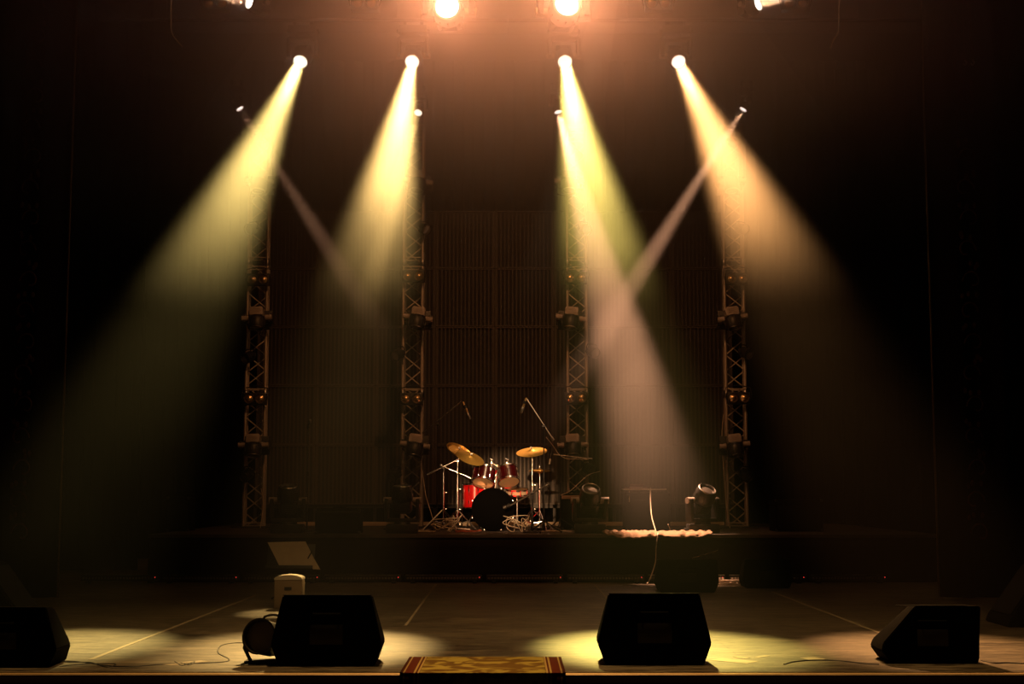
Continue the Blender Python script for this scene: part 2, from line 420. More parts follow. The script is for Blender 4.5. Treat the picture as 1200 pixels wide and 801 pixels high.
# ------------------------------------------------------------------ stage monitors
def wedge(name, cxp, yb, w, h, d, label, flip=False, rz=0., z=0., shear=0., mt='paintbox', top_taper=.8, group='wedge monitors along the stage front'):
    """box monitor seen from behind: sloped baffle faces upstage, hexagonal side profile seen from the house"""
    Y = on(600, yb, z).y; t = thing(name, (X(cxp, Y, yb), Y + d / 2, z), label, 'stage monitor', group, rz)
    W, T = w / 2, w / 2 * top_taper
    m = MB()
    # outline in the xz plane seen from the audience
    if shear == 0: out = [(-W * .86, 0), (W * .86, 0), (W, h * .30), (W * .97, h * .42), (T, h), (-T, h), (-W * .97, h * .42), (-W, h * .30)]
    else: out = [(-W * .80, 0), (W * .88, 0), (W * .90, h * .1), (W * .96, h), (-W * .50 + shear, h), (-W * .97, h * .36), (-W, h * .22)]
    A = [m.bm.verts.new((x, -d / 2, zz)) for x, zz in out]
    B = [m.bm.verts.new((x * .97, d / 2 - (zz / h) ** 1.0 * d * .55, zz * .97)) for x, zz in out]
    m.bm.faces.new(A[::-1]); m.bm.faces.new(B)
    n = len(A)
    for i in range(n): m.bm.faces.new((A[i], A[(i + 1) % n], B[(i + 1) % n], B[i]))
    bmesh.ops.bevel(m.bm, geom=list(m.bm.edges), offset=.008, segments=2, affect='EDGES')
    m.build('cabinet', mt, t)
    # grille on the sloped upstage face
    m = MB(); ang = math.atan2(d * .55, h)
    R = Euler((ang, 0, 0)).to_matrix()
    m.box((w * .1 if shear else 0, d / 2 - d * .27 - .002, h * .47), (w * (.5 if shear else .7), .012, h * .80), R, .004); m.build('grille', 'grille', t)
    # rear panel with handle, sockets
    m = MB(); m.box((0, -d / 2 - .001, h * .45), (w * .30, .012, h * .28), None, .003)
    m.build('socket_plate', 'black_metal', t)
    m = MB(); m.tube([(-.09, -d / 2 - .002, h * .74), (-.085, -d / 2 - .03, h * .74), (.085, -d / 2 - .03, h * .74), (.09, -d / 2 - .002, h * .74)], .009, 8)
    m.build('handle', 'rubber', t)
    for sx in (-1, 1): MB().cyl((sx * W * .7, -d / 2 + .04, -.0), (sx * W * .7, -d / 2 + .04, .012), .02).build('foot', 'rubber', t)
    # edge strip on top
    MB().box((0, -d / 2 + .012, h + .002), ((w * top_taper if shear == 0 else w * .7), .012, .006), None, .002).build('top_edge', 'black_plastic', t)
    return t
wedge('stage_monitor', 382, 780.5, .74, .465, .45, 'black wedge monitor at the stage front with a round floor lamp beside it')
wedge('stage_monitor', 767.5, 779, .765, .47, .45, 'black wedge monitor at the stage front just right of the carpet runner')
wedge('stage_monitor', 1094, 777.5, .69, .385, .42, 'black wedge monitor with one slanted end, farthest right on the stage front', shear=.06)
wedge('stage_monitor', -2, 782, .76, .39, .42, 'black wedge monitor cut by the left frame edge on the stage front')
wedge('floor_monitor', 806, 694, .72, .37, .5, 'black wedge monitor on the floor under the draped cloth on the riser', top_taper=.95, group='monitors on the floor before the riser')
wedge('floor_monitor', 900, 689, .60, .34, .45, 'brown topped wedge monitor before the riser, right of the cable pile', top_taper=.9, group='monitors on the floor before the riser')
# side fill speakers by the curtains
for s, px, lab in ((-1, 2, 'large dark slanted side fill speaker at the left frame edge'), (1, 1206, 'large dark slanted side fill speaker at the right frame edge')):
    Y = 12.6; t = thing('side_fill_speaker', (X(px, Y), Y, 0), lab, 'speaker', 'side fill speakers')
    m = MB(); out = [(-.35, 0), (.38, 0), (.36, .06), (.02, .52), (-.35, .60)]
    m.prism([(x * -s, z) for x, z in out], Matrix(((1, 0, 0, 0), (0, 0, 1, -.3), (0, 1, 0, 0), (0, 0, 0, 1))), .6)
    bmesh.ops.bevel(m.bm, geom=list(m.bm.edges), offset=.01, segments=2, affect='EDGES'); m.build('cabinet', 'paintbox', t)
    m = MB(); a = math.atan2(.46, -.34)
    m.box((-s * .19, 0, .30), (.50, .5, .012), Euler((0, -s * math.atan2(.46, .34), 0)).to_matrix(), .004); m.build('grille', 'grille', t)

# ------------------------------------------------------------------ lamps
def head_parts(t, lens_mat, pan, tilt, size=1.0, housing='black_plastic'):
    """moving head: base on local z 0, head on a yoke above; pan about z, tilt about the yoke axle"""
    s = size
    m = MB(); m.box((0, 0, .055 * s), (.36 * s, .28 * s, .10 * s), None, .012 * s); m.box((0, -.141 * s, .055 * s), (.16 * s, .006 * s, .04 * s))
    m.cyl((0, 0, .10 * s), (0, 0, .13 * s), .10 * s, .09 * s, 20)
    for sx in (-1, 1): m.tube([(sx * .185 * s, -.07 * s, .05 * s), (sx * .205 * s, -.06 * s, .05 * s), (sx * .205 * s, .06 * s, .05 * s), (sx * .185 * s, .07 * s, .05 * s)], .01 * s)
    m.build('base', 'black_plastic', t)
    m = MB(); m.box((0, 0, .15 * s), (.38 * s, .12 * s, .045 * s), None, .01 * s)
    for sx in (-1, 1):
        m.box((sx * .185 * s, 0, .27 * s), (.045 * s, .12 * s, .26 * s), None, .014 * s)
    yo = m.build('yoke', 'black_plastic', t); yo.rotation_euler = (0, 0, pan)
    for sx in (-1, 1):
        MB().cyl((sx * .125 * s, 0, .38 * s), (sx * .222 * s, 0, .38 * s), .038 * s, seg=18).build('pivot_cap', 'palehead', yo)
    m = MB(); m.lathe([(0, -.02 * s), (.10 * s, -.02 * s), (.118 * s, .0), (.128 * s, .05 * s), (.122 * s, .10 * s), (.112 * s, .16 * s), (.104 * s, .17 * s), (.095 * s, .165 * s), (.09 * s, .14 * s)])
    for k in range(12):
        a = k * PI / 6; m.box((.122 * s * math.cos(a), .122 * s * math.sin(a), .06 * s), (.014 * s, .008 * s, .10 * s), Euler((0, 0, a)).to_matrix())
    hd = m.build('head', 'black_plastic', t, (0, 0, .38 * s)); hd.rotation_mode = 'QUATERNION'
    hd.rotation_quaternion = Euler((0, 0, pan)).to_quaternion() @ Euler((tilt, 0, 0)).to_quaternion()
    m = MB(); m.box((0, 0, -.075 * s), (.205 * s, .20 * s, .13 * s), None, .028 * s); m.box((0, 0, -.143 * s), (.17 * s, .15 * s, .012 * s), None, .004 * s)
    for sx in (-1, 1):
        for k in range(4): m.box((0, sx * .101 * s, (-.045 - .02 * k) * s), (.12 * s, .008 * s, .008 * s))
    m.build('rear_cover', housing, hd)
    m = MB(); m.lathe([(.0, .158 * s), (.05 * s, .155 * s), (.091 * s, .145 * s), (.091 * s, .14 * s), (0, .139 * s)], seg=24); m.build('lens', lens_mat, hd)
    m = MB(); m.lathe([(.090 * s, .15 * s), (.092 * s, .172 * s), (.10 * s, .176 * s), (.108 * s, .168 * s), (.106 * s, .15 * s)], seg=24); m.build('lens_ring', 'steel', hd)
    return hd
def aim_angles(d):
    """pan, tilt so that local +z of the head looks along d (local frame)"""
    d = d.normalized(); tilt = math.acos(max(-1, min(1, d.z))); pan = math.atan2(d.x, -d.y)
    return pan, tilt
def spot(name, loc, target, power, col, deg, blend=.5, r=.07):
    L = bpy.data.lights.new(name, 'SPOT'); L.energy = power; L.color = col; L.spot_size = math.radians(deg); L.spot_blend = blend
    L.shadow_soft_size = r; L.cycles.use_multiple_importance_sampling = False
    o = bpy.data.objects.new(name, L); COL.objects.link(o); o.location = loc
    o.rotation_euler = (Vector(target) - Vector(loc)).to_track_quat('-Z', 'Y').to_euler()
    return o
def glow(name, loc, d, power, col, deg=165):
    """the wide spill every lamp lens gives off round its beam"""
    return spot(name, loc, Vector(loc) + Vector(d), power, col, deg, 1., .05)
def hung_moving_head(lens, target, lens_mat, label, group, size=1., drop=True, name='moving_head_lamp', on_=True, pipe=None):
    """lamp hung upside down so that its lens centre is near `lens`"""
    d = (Vector(target) - Vector(lens)).normalized(); s = size
    piv = Vector(lens) - d * .158 * s
    base = piv + Vector((0, 0, .38 * s))
    t = thing(name, base, label, 'stage light', group)
    t.rotation_euler = (PI, 0, 0)                       # local z points down
    dl = Vector((d.x, -d.y, -d.z)); pan, tilt = aim_angles(dl)
    head_parts(t, lens_mat, pan, tilt, s)
    for sx in (-1, 1):
        m = MB(); m.box((sx * .11 * s, 0, -.03), (.03, .05, .06)); m.cyl((sx * .11 * s - .02, 0, -.075), (sx * .11 * s + .02, 0, -.075), .045, seg=14); m.build('clamp', 'black_metal', t)
    return t, d

COLS = {'yel': (1.0, .70, .21), 'warm': (1.0, .62, .20), 'yel2': (1.0, .73, .17), 'peach': (1.0, .46, .15), 'pink': (1.0, .47, .25), 'hot': (1.0, .60, .34)}
for k, c in COLS.items(): M['lens_' + k] = emit('lit lens ' + k, tuple(.5 + .5 * x for x in c), 4)
M['lens_top'] = emit('lit top lens', (1, .85, .7), 6)

# overhead row of four upstage beams
YU = 18.0
ROW = [((352, 72), on(35, 757), 'yel', 'first from the left, with a yellow green beam'),
       ((483, 72), on(350, 757), 'warm', 'second from the left, with a warm cream beam'),
       ((662, 72), on(790, 757), 'yel2', 'third from the left, with a broad yellow beam'),
       ((795, 72), on(1120, 762), 'peach', 'fourth from the left, with a peach beam')]
for (p, tg, c, lb), pw_ in zip(ROW, (18500, 20000, 25000, 17500)):
    ln = at(p[0], p[1], YU)
    t, d = hung_moving_head(ln, tg, M['lens_' + c], 'lit lamp in the overhead row, ' + lb, 'lit lamps of the overhead row')
    spot('lamp_beam', ln + d * .03, tg, pw_, COLS[c], 13.5, 1.)
# four beam lamps above the towers
YT = 21.5
TOWERS = [(297.5, 301.5), (482.5, 484.5), (677, 674.5), (864, 859)]
LOW = [((281, 127), (562, 570), 19.6, 'pink', 'above the leftmost truss tower, aimed down to the right'),
       ((490, 132), (342, 674), 14.1, 'warm', 'above the truss tower left of the drums, aimed nearly straight down'),
       ((654, 131), (785, 621), 18.6, 'pink', 'above the tower right of the drums, aimed down right'),
       ((871, 128), (596, 562), 19.6, 'pink', 'above the rightmost truss tower, aimed down to the left')]
for (p, q, yq, c, lb), pw_ in zip(LOW, (4500, 6000, 19000, 21000)):
    ln = at(p[0], p[1], 20.6); tg = at(q[0], q[1], yq)
    t, d = hung_moving_head(ln, tg, M['lens_' + c], 'small lit beam lamp ' + lb, 'lit beam lamps above the towers', size=.62)
    spot('lamp_beam', ln + d * .02, tg, pw_, COLS[c], {654: 15, 490: 5.5}.get(p[0], 6.5), .75, .045)
# four glaring lamps on the downstage truss
YD = 14.0
TOP = [((293, 3), at(293, 3, YD) + Vector((-8, -8, 1.0)), 'hot', 'at the top frame edge, far left of the four, its beam leaving sideways'),
       ((524, 8), Vector((-1.2, 0, 6.0)), 'hot', 'left one of the middle pair at the top frame edge'),
       ((664, 6), Vector((2.6, 0, 7.5)), 'hot', 'right one of the middle pair at the top frame edge'),
       ((888, 5), at(888, 5, YD) + Vector((8, -8, 1.0)), 'hot', 'at the top frame edge, far right of the four, its beam leaving sideways')]
for (p, tg, c, lb), pw_ in zip(TOP, (9000, 215, 215, 9000)):
    ln = at(p[0], p[1], YD)
    t, d = hung_moving_head(ln, tg, M['lens_top'], 'glaring lamp ' + lb, 'glaring lamps at the top edge', size=1.3 if abs(p[0] - 600) < 100 else .7)
    mid = abs(p[0] - 600) < 100
    spot('lamp_beam', ln + d * .03, tg, pw_, (1, .33, .15) if mid else (1, .5, .27), 140 if mid else 16, 1.)

# ---- overhead trusses / pipes
def box_truss(t, L, w, cr, br, axis='Z', step=None, mt='alu', chord_name='chord'):
    step = step or w * 1.0; h = w / 2
    def P(a, b, c): return (a, b, c) if axis == 'Z' else (c, a, b)
    for a, b in ((-h, -h), (h, -h), (h, h), (-h, h)):
        MB().cyl(P(a, b, 0), P(a, b, L), cr, seg=10).build(chord_name, mt, t)
    m = MB(); n = max(1, round(L / step)); st = L / n
    cs = [(-h, -h), (h, -h), (h, h), (-h, h)]
    for f in range(4):
        (a0, b0), (a1, b1) = cs[f], cs[(f + 1) % 4]
        for k in range(n):
            z0_, z1_ = k * st, (k + 1) * st
            if (k + f) % 2 if f % 2 else k % 2: m.cyl(P(a0, b0, z0_), P(a1, b1, z1_), br, seg=6)
            else: m.cyl(P(a1, b1, z0_), P(a0, b0, z1_), br, seg=6)
        k = 0
        while k * 2.0 <= L + .01:
            for dz in (-.07, .07):
                z = min(max(k * 2.0 + dz, .02), L - .02); m.cyl(P(a0, b0, z), P(a1, b1, z), br, seg=6)
            k += 1
    m.build('bracing', mt, t)
zt = at(524, 8, YD).z + .78
t = thing('overhead_truss', (-5.6, YD, zt), 'overhead lattice truss across the stage carrying the glaring lamps', 'truss')
box_truss(t, 11.2, .29, .024, .009, axis='X', step=.29, mt='black_metal')
zu = at(483, 72, YU).z + .55
t = thing('overhead_pipe', (0, YU, zu), 'black overhead pipe carrying the row of four beam lamps', 'pipe')
MB().cyl((-5.4, 0, 0), (5.4, 0, 0), .025, seg=12).build('tube', 'black_metal', t)
for x in (-4.5, -1.5, 1.5, 4.5): MB().cyl((x, 0, 0), (x, 0, 9.2 - zu), .006, seg=6).build('hanging_wire', 'steel', t)

def blinder(loc, label, group, s=1., rot=None, eye='blinder_glass'):
    """two-lamp blinder in a shared frame; loc is centre of the face"""
    t = thing('twin_blinder_lamp', loc, label, 'stage light', group)
    m = MB(); m.box((0, .07 * s, 0), (.36 * s, .13 * s, .19 * s), None, .012 * s); m.build('housing', 'black_metal', t)
    m = MB()
    for sx in (-1, 1): m.lathe([(.085 * s, 0), (.086 * s, .02 * s), (.075 * s, .022 * s), (.07 * s, .0)], Matrix.Translation((sx * .088 * s, .0, 0)) @ Matrix.Rotation(PI / 2, 4, 'X'), 20)
    m.build('lamp_rim', 'black_metal', t)
    for sx in (-1, 1):
        m = MB(); m.lathe([(0, .03 * s), (.03 * s, .026 * s), (.055 * s, .008 * s), (.072 * s, .002 * s)], Matrix.Translation((sx * .088 * s, .004, 0)) @ Matrix.Rotation(PI / 2, 4, 'X'), 18); m.build('lamp', eye, t)
    m = MB(); m.tube([(-.19 * s, .05 * s, -.02), (-.21 * s, .05 * s, .06 * s), (-.19 * s, .08 * s, .17 * s), (0, .1 * s, .21 * s), (.19 * s, .08 * s, .17 * s), (.21 * s, .05 * s, .06 * s), (.19 * s, .05 * s, -.02)], .008 * s)
    m.build('bracket', 'black_metal', t)
    if rot: t.rotation_euler = rot
    return t
for px, nm in ((252, 'near the top left hanging cable'), (427, 'between the left glaring lamps'), (772, 'between the right glaring lamps'), (933, 'near the top right hanging cable')):
    blinder(at(px, 3, YD + .25), 'twin amber eyed lamp on the overhead truss, ' + nm, 'twin lamps on the overhead truss', .8, eye='orange_eye')

def par_can(loc, d, label, group, s=1., lens='glass', stand=False, name='par_lamp'):
    """round can lamp, loc = centre of can, d = direction it looks"""
    t = thing(name, loc, label, 'stage light', group)
    q = Vector(d).normalized().to_track_quat('Z', 'Y').to_matrix().to_4x4()
    m = MB(); m.lathe([(0, -.16 * s), (.04 * s, -.158 * s), (.06 * s, -.12 * s), (.10 * s, -.06 * s), (.105 * s, .10 * s), (.108 * s, .12 * s), (.098 * s, .12 * s), (.094 * s, .09 * s)], q, 24); m.build('can', 'black_metal', t)
    m = MB(); m.lathe([(0, .094 * s), (.05 * s, .092 * s), (.095 * s, .082 * s), (.095 * s, .078 * s), (0, .077 * s)], q, 20)
    le = m.build('lens', lens, t)
    m = MB(); side = Vector((0, 0, 1)).cross(Vector(d).normalized())
    if side.length < .2: side = Vector((1, 0, 0))
    side.normalize(); up = Vector((0, 0, 1)) * (-1 if stand else 1) ; back = Vector((0, 0, 0))
    if not stand: back = Vector((0, .10 * s, 0))
    R_ = .125 * s
    pts = [side * R_, side * R_ * 1.04 + up * .09 * s + back * .5, side * R_ * .8 + up * .15 * s + back, up * .155 * s + back, -side * R_ * .8 + up * .15 * s + back, -side * R_ * 1.04 + up * .09 * s + back * .5, -side * R_]
    m.tube(pts, .011 * s, 6); m.build('bracket', 'black_metal', t)
    m = MB()
    for sg in (-1, 1): m.cyl(side * sg * .10 * s, side * sg * .15 * s, .018 * s)
    m.build('knob', 'black_plastic', t)
    return t
# ---- truss towers
ptop = 150
HT = Z(ptop, YT) - RZ
names4 = ['leftmost truss tower', 'truss tower just left of the drums', 'truss tower just right of the drums', 'rightmost truss tower']
tlabs = ['tall aluminium lattice tower behind the lone microphone stand, leftmost of the four', 'tall aluminium lattice tower just left of the drum kit', 'tall aluminium lattice tower just right of the drum kit', 'tall aluminium lattice tower at the far right, rightmost of the four']
TX = []
for (pb, ptp), lb, rz in zip(TOWERS, tlabs, (.10, .02, -.03, -.10)):
    x = X(pb, YT, 615); TX.append(x)
    t = thing('truss_tower', (x, YT, RZ), lb, 'truss tower', 'truss towers on the riser', rz)
    MB().box((0, 0, .012), (.6, .6, .024), None, .004).build('base_plate', 'black_metal', t)
    box_truss(t, HT, .285, .025, .010, step=.235)
    m = MB()
    for k in (1, 2):
        for a in (-1, 1):
            for b in (-1, 1): m.lathe([(.03, -.05), (.034, -.045), (.034, .045), (.03, .05)], Matrix.Translation((a * .1425, b * .1425, 2.0 * k + .0)), 12)
    m.build('coupler', 'steel', t)
    MB().box((0, 0, HT + .01), (.34, .34, .02), None, .003).build('top_plate', 'alu', t)
    # outrigger bar for the beam lamp
HY = [212, 372, 521]; lvl = ['highest', 'middle', 'lowest']
hx = [(304, 301, 297), (490, 489.5, 486.5), (667, 669, 671), (857, 858.5, 861)]
for ti in range(4):
    for li in range(3):
        loc = at(hx[ti][li], HY[li], YT - .60)
        t = thing('tower_moving_head', loc + Vector((0, .38, 0)), 'unlit moving head on the %s, %s of three' % (names4[ti], lvl[li]), 'stage light', 'moving heads on the towers')
        t.rotation_euler = (PI / 2, 0, 0)          # local z -> -Y (toward the house)
        # local axes: x=X, y->Z, z->-Y ; head looking down: d world (0,-.1,-1) => local (0,-1, .1)
        pan, tilt = aim_angles(Vector((random.uniform(-.15, .15), -1, .25 + .1 * random.random())))
        head_parts(t, 'glass', pan, tilt, 1.0, 'palehead')
        MB().box((0, 0, -.02), (.20, .10, .05)).build('clamp', 'black_metal', t)
px_par = [((296, 268), (292, 418), (290, 556)), ((497, 268), (467, 415), (463, 556)), ((684, 268), (694, 412), (690, 549)), ((869, 268), (873, 413), (873, 556))]
for ti in range(4):
    for li in range(3):
        p = px_par[ti][li]; sd = -1 if p[0] < 600 else 1
        par_can(at(p[0], p[1], YT - .32), (sd * .55 * (1 if ti != 1 or li else -1), -.8, -.25 - .1 * li), 'round par lamp on the %s, %s of three' % (names4[ti], lvl[li]), 'par lamps on the towers', .8, lens='glass')
px_bl = [((302, 327), (298, 467)), ((484, 323), (482, 467)), ((675, 325), (675, 466)), ((864, 326), (866, 466))]
for ti in range(4):
    for li in range(2):
        blinder(at(px_bl[ti][li][0], px_bl[ti][li][1], YT - .345), 'twin lamp blinder on the %s, %s of two' % (names4[ti], ['upper', 'lower'][li]), 'twin blinders on the towers', .95)
# ---- floor moving heads on the riser front
for px, lb, pan, tilt, Y in ((337, 'black moving head lamp on the riser beside the lone microphone stand', 0.1, .25, 18.75), (471.5, 'black moving head lamp on the riser before the tower left of the drums', -.1, .12, 18.75),
                         (691.5, 'black moving head lamp on the riser between the drums and the board topped case', .05, .62, 18.75), (823.5, 'black moving head lamp on the riser at the right of the board topped case', .5, .66, 18.75)):
    t = thing('riser_moving_head', (X(px, Y, 620), Y, RZ), lb, 'stage light', 'moving heads on the riser')
    head_parts(t, 'glass', pan, tilt, 1.12)
# ---- floor lamp beside the wedge
pf = on(303, 779)
t = par_can((X(319, pf.y + .15), pf.y + .15, .160), (-.22, -.8, .18), 'round black floor lamp leaning on its bracket beside the left wedge monitor', None, 1.13, stand=True, name='floor_lamp')
m = MB(); m.box((0, 0, -.148), (.28, .16, .012), None, .004); m.tube([(-.10, -.05, -.143), (-.15, -.02, -.06), (-.14, 0, 0)], .012); m.tube([(.10, .05, -.143), (.15, .02, -.06), (.14, 0, 0)], .012); m.build('stand', 'black_metal', t)
m = MB(); m.tube(bez([(-.03, .02, .115), (-.02, .02, .145), (.04, .02, .158), (.08, .02, .145), (.08, .02, .10)]), .009); m.build('handle', 'black_plastic', t)

# ------------------------------------------------------------------ led bars at the riser foot
YL = YR - .16
xs0 = X(195, YL); stp = (X(568, YL) - X(195, YL)) / 4
proto = None
words = ['far left end of the row', 'second from the left end of the row', 'third from the left end of the row', 'under the microphone stand', 'left of the drum kit centre', 'under the drum kit', 'under the moving head right of the drums', 'by the trailing pale cable', 'behind the cable pile', 'right end of the row']
for k in range(10):
    xx = xs0 + (k - 1) * stp + stp / 2
    if proto is None:
        t = thing('led_bar', (xx, YL, 0), '', 'light bar')
        m = MB(); m.box((0, 0, .065), (stp - .05, .07, .07), None, .006); m.build('housing', 'black_metal', t)
        m = MB(); m.box((0, -.0, .1025), (stp - .06, .062, .005)); m.build('top_cover', 'steel', t)
        m = MB()
        for i in range(24): m.cyl((-stp / 2 + .06 + i * (stp - .12) / 23, -.034, .065), (-stp / 2 + .06 + i * (stp - .12) / 23, -.04, .065), .014, seg=10)
        m.build('lens_row', 'glass', t)
        for sx in (-1, 1): MB().box((sx * (stp / 2 - .12), 0, .0155), (.05, .12, .03), None, .004).build('foot', 'black_metal', t)
        m = MB(); m.sph((stp / 2 - .06, -.036, .075), .007, 8); m.build('indicator_light', 'redled', t)
        proto = t
    else:
        t = copy_tree(proto); t.location = (xx, YL, 0)
    t['label'] = 'slim light bar at the riser foot, ' + words[k]; t['group'] = 'light bars along the riser foot'

# ------------------------------------------------------------------ riser equipment: boxes
def speaker_box(name, pa, pb, ytop, ybot, Y, d, label, cat='amplifier', mt='paintbox', lid='beige'):
    zt_ = Z(ytop, Y); w = X(pb, Y) - X(pa, Y); h = zt_ - RZ
    t = thing(name, ((X(pa, Y) + X(pb, Y)) / 2, Y + d / 2, RZ), label, cat)
    MB().box((0, 0, h / 2), (w, d, h - .002), None, .012).build('cabinet', mt, t)
    MB().box((0, -d / 2 - .004, h * .45), (w * .9, .012, h * .72), None, .003).build('grille', 'grille', t)
    m = MB()
    for sx in (-1, 1):
        for sz in (0, 1): m.box((sx * (w / 2 - .015), -d / 2 + .012, sz * (h - .03) + .015), (.036, .036, .036), None, .008)
    m.build('corner_guard', 'black_metal', t)
    m = MB(); m.tube([(-.09, 0, h), (-.08, 0, h + .025), (.08, 0, h + .025), (.09, 0, h)], .01); m.build('handle', 'rubber', t)
    if lid: MB().box((0, -d / 2 - .004, h * .90), (w * .98, .014, h * .10), None, .002).build('control_panel', lid, t)
    return t
speaker_box('amplifier', 372, 424.5, 597, 624, 18.5, .35, 'low dark amplifier box on the riser between two moving head lamps', lid='black_plastic')
speaker_box('flight_case', 731, 783, 577, 620, 19.6, .5, 'tall black case on the riser carrying a thin pale board', 'case', 'paintbox', None)
speaker_box('bass_amplifier', 657, 690, 578, 620, 20.3, .4, 'dark amplifier behind the moving head right of the drums')
Yk = 19.5; t = MB().box((0, 0, .01), (X(781, Yk) - X(730, Yk), .30, .018), None, .003).build('board', 'white_plastic', loc=(X(755.5, Yk), Yk + .35, Z(574.5, Yk) ))
zb = Z(577, 19.6) + .036
t.location.z = zb - .001; tag(t, 'thin pale board lying on top of the tall black case', 'board')
m = MB(); m.box((0, 0, .012), (.26, .18, .022), Euler((0, 0, .3)).to_matrix(), .004); m.box((.02, .09, .035), (.2, .012, .06), Euler((.5, 0, .3)).to_matrix(), .003)
t = m.build('effects_unit', mat('dull mauve plastic', (.3, .2, .2), .5), loc=(X(746, Yk), Yk + .35, zb + .018)); tag(t, 'small mauve box lying on the pale board', 'effects unit')

# cable from the board over the riser edge
def cable(name, pts, r, mt, label, cat='cable', group=None, seg=6):
    o = MB().tube(bez(pts), r, seg).build(name, mt); tag(o, label, cat, group); return o
cable('cable', [at(762, 571, 19.62), at(762.5, 590, 19.3), at(764, 606, 18.9), (X(767, 18.5), 18.5, RZ + .012), (X(768.5, 18.15), 18.13, RZ + .01), at(769, 640, 18.12), at(768.5, 655, 18.1), at(766, 666, 18.03), (X(758, 17.9), 17.95, .03), (X(755, 17.8), 17.8, .008)], .007, 'cablepale', 'pale cable trailing from the board down over the riser edge')
cable('cable', [at(737.5, 575, 19.72), at(737.5, 583, 19.58), at(737.5, 588, 19.58)], .006, 'cablepale', 'short pale cable end hanging off the left of the pale board')
cable('cable', [(X(782, 19.2), 19.2, RZ + .006), (X(783, 19.1), 19.1, RZ + .03), at(783, 614, 19.0)], .005, 'cablepale', 'short upright wire end on the riser right of the case')

# cloth on the riser edge
m = MB(); rnd = random.Random(5)
xa_, xb_ = X(706, YR), X(832, YR)
def tarp(u, v):
    x = xa_ + (xb_ - xa_) * u
    dr = (math.sin(u * PI) ** .7) * (.075 + .03 * math.sin(u * 7 + 1))
    s_ = v * (.35 + dr)
    wr = .012 * math.sin(u * 31 + v * 5) + .008 * math.sin(u * 57 - v * 9) + .008 * math.sin(u * 13 + v * 14)
    if s_ < .35: return (x, YR + .38 - s_, RZ + .018 + abs(wr) * 1.2)
    q = s_ - .35
    return (x, YR + .03 - .045 * min(1, q / .02) - .9 * q - abs(wr), RZ + .016 - q * 1.05 + abs(wr) * .8)
m.grid(tarp, 90, 24); o = m.build('draped_cloth', 'tarp', solid=.004); tag(o, 'pale crumpled cloth hanging over the riser edge', 'cloth')
# second small flap on the floor monitor
m = MB()
def flap(u, v):
    p = at(812, 653.5, 17.2).lerp(at(840, 645, 17.2), u); return (p.x, p.y + v * .25, p.z + .02 * math.sin(u * 5) - .03 * (1 - v) * u + .03 * v)
# flap rests over the wedge lid
t806 = [o for o in bpy.data.objects if o.name.startswith('floor_monitor')][0]
m = MB()
def flap(u, v):
    x = t806.location.x + .06 + .30 * u
    h_ = .37; yb0 = t806.location.y - .25
    return (x, yb0 + .05 + .17 * v * (.3 + .7 * u), h_ + .012 + .09 * u * (1 - .3 * v) + .006 * math.sin(u * 20 + v * 6))
m.grid(flap, 20, 8); o = m.build('folded_cloth', 'tarp', solid=.004); tag(o, 'small brown cloth fold lying on the floor monitor below the draped cloth', 'cloth')

# cable piles
def pile(name, c, rad, n, mt, label, r=.006, h=.06, seed=1, kindstuff=True):
    rnd = random.Random(seed); pts = []
    for k in range(n):
        a = rnd.uniform(0, 2 * PI); q = rad * math.sqrt(rnd.random())
        pts.append(Vector(c) + Vector((q * math.cos(a) * 1.3, q * math.sin(a) * .7, r + rnd.random() * h)))
    o = MB().tube(bez(pts, 8), r, 5).build(name, mt); tag(o, label, 'cables'); return o
pile('cable_pile', on(857, 685), .26, 26, 'cablepale', 'tangled pile of pale cables on the floor beside the brown topped monitor', .008, .05, 3)
pile('cable_pile', (X(440, 18.6) - .55, 18.6, RZ), .16, 14, 'cablepale', 'loose pale cable coil on the riser between a moving head and the amplifier box', .006, .03, 4)
# front-of-stage cables
cable('cable', [on(64, 776) + Vector((0, 0, .01)), on(90, 775), on(118, 779), on(150, 781), on(195, 778), on(230, 777), on(262, 775.5), on(268, 772), on(256, 765), on(258, 757) , on(272, 753.5), on(289, 753)], .006, 'cable', 'long thin black cable from the left frame wedge monitor to the round floor lamp')
cable('cable', [on(66, 772), on(80, 776), on(105, 776), on(125, 781.5), on(135, 778), on(110, 777.5), on(85, 779), on(70, 781)], .006, 'cable', 'black cable loop on the floor by the far left wedge monitor')
cable('cable', [on(205, 775), on(214, 779.5), on(228, 775), on(222, 779), on(212, 776.5)], .005, 'cable', 'small knotted cable over the crumpled tape patch')
cable('cable', [on(919, 778.5), on(930, 775.5), on(955, 773.5), on(985, 774.5), on(1012, 777.5), on(1030, 778.5)], .008, 'cable', 'thin dark cable lying across tape on the right front floor')
cable('cable', [on(1150, 774), on(1165, 777), on(1180, 776.5), on(1200, 777.5), on(1225, 777)], .008, 'cable', 'black cable leaving the end of the farthest right wedge monitor')
cable('cable', [on(318, 640 + 62), on(380, 705), on(500, 706), on(640, 702)], .004, 'cable', 'thin dark cable lying across the mid stage floor') if False else None

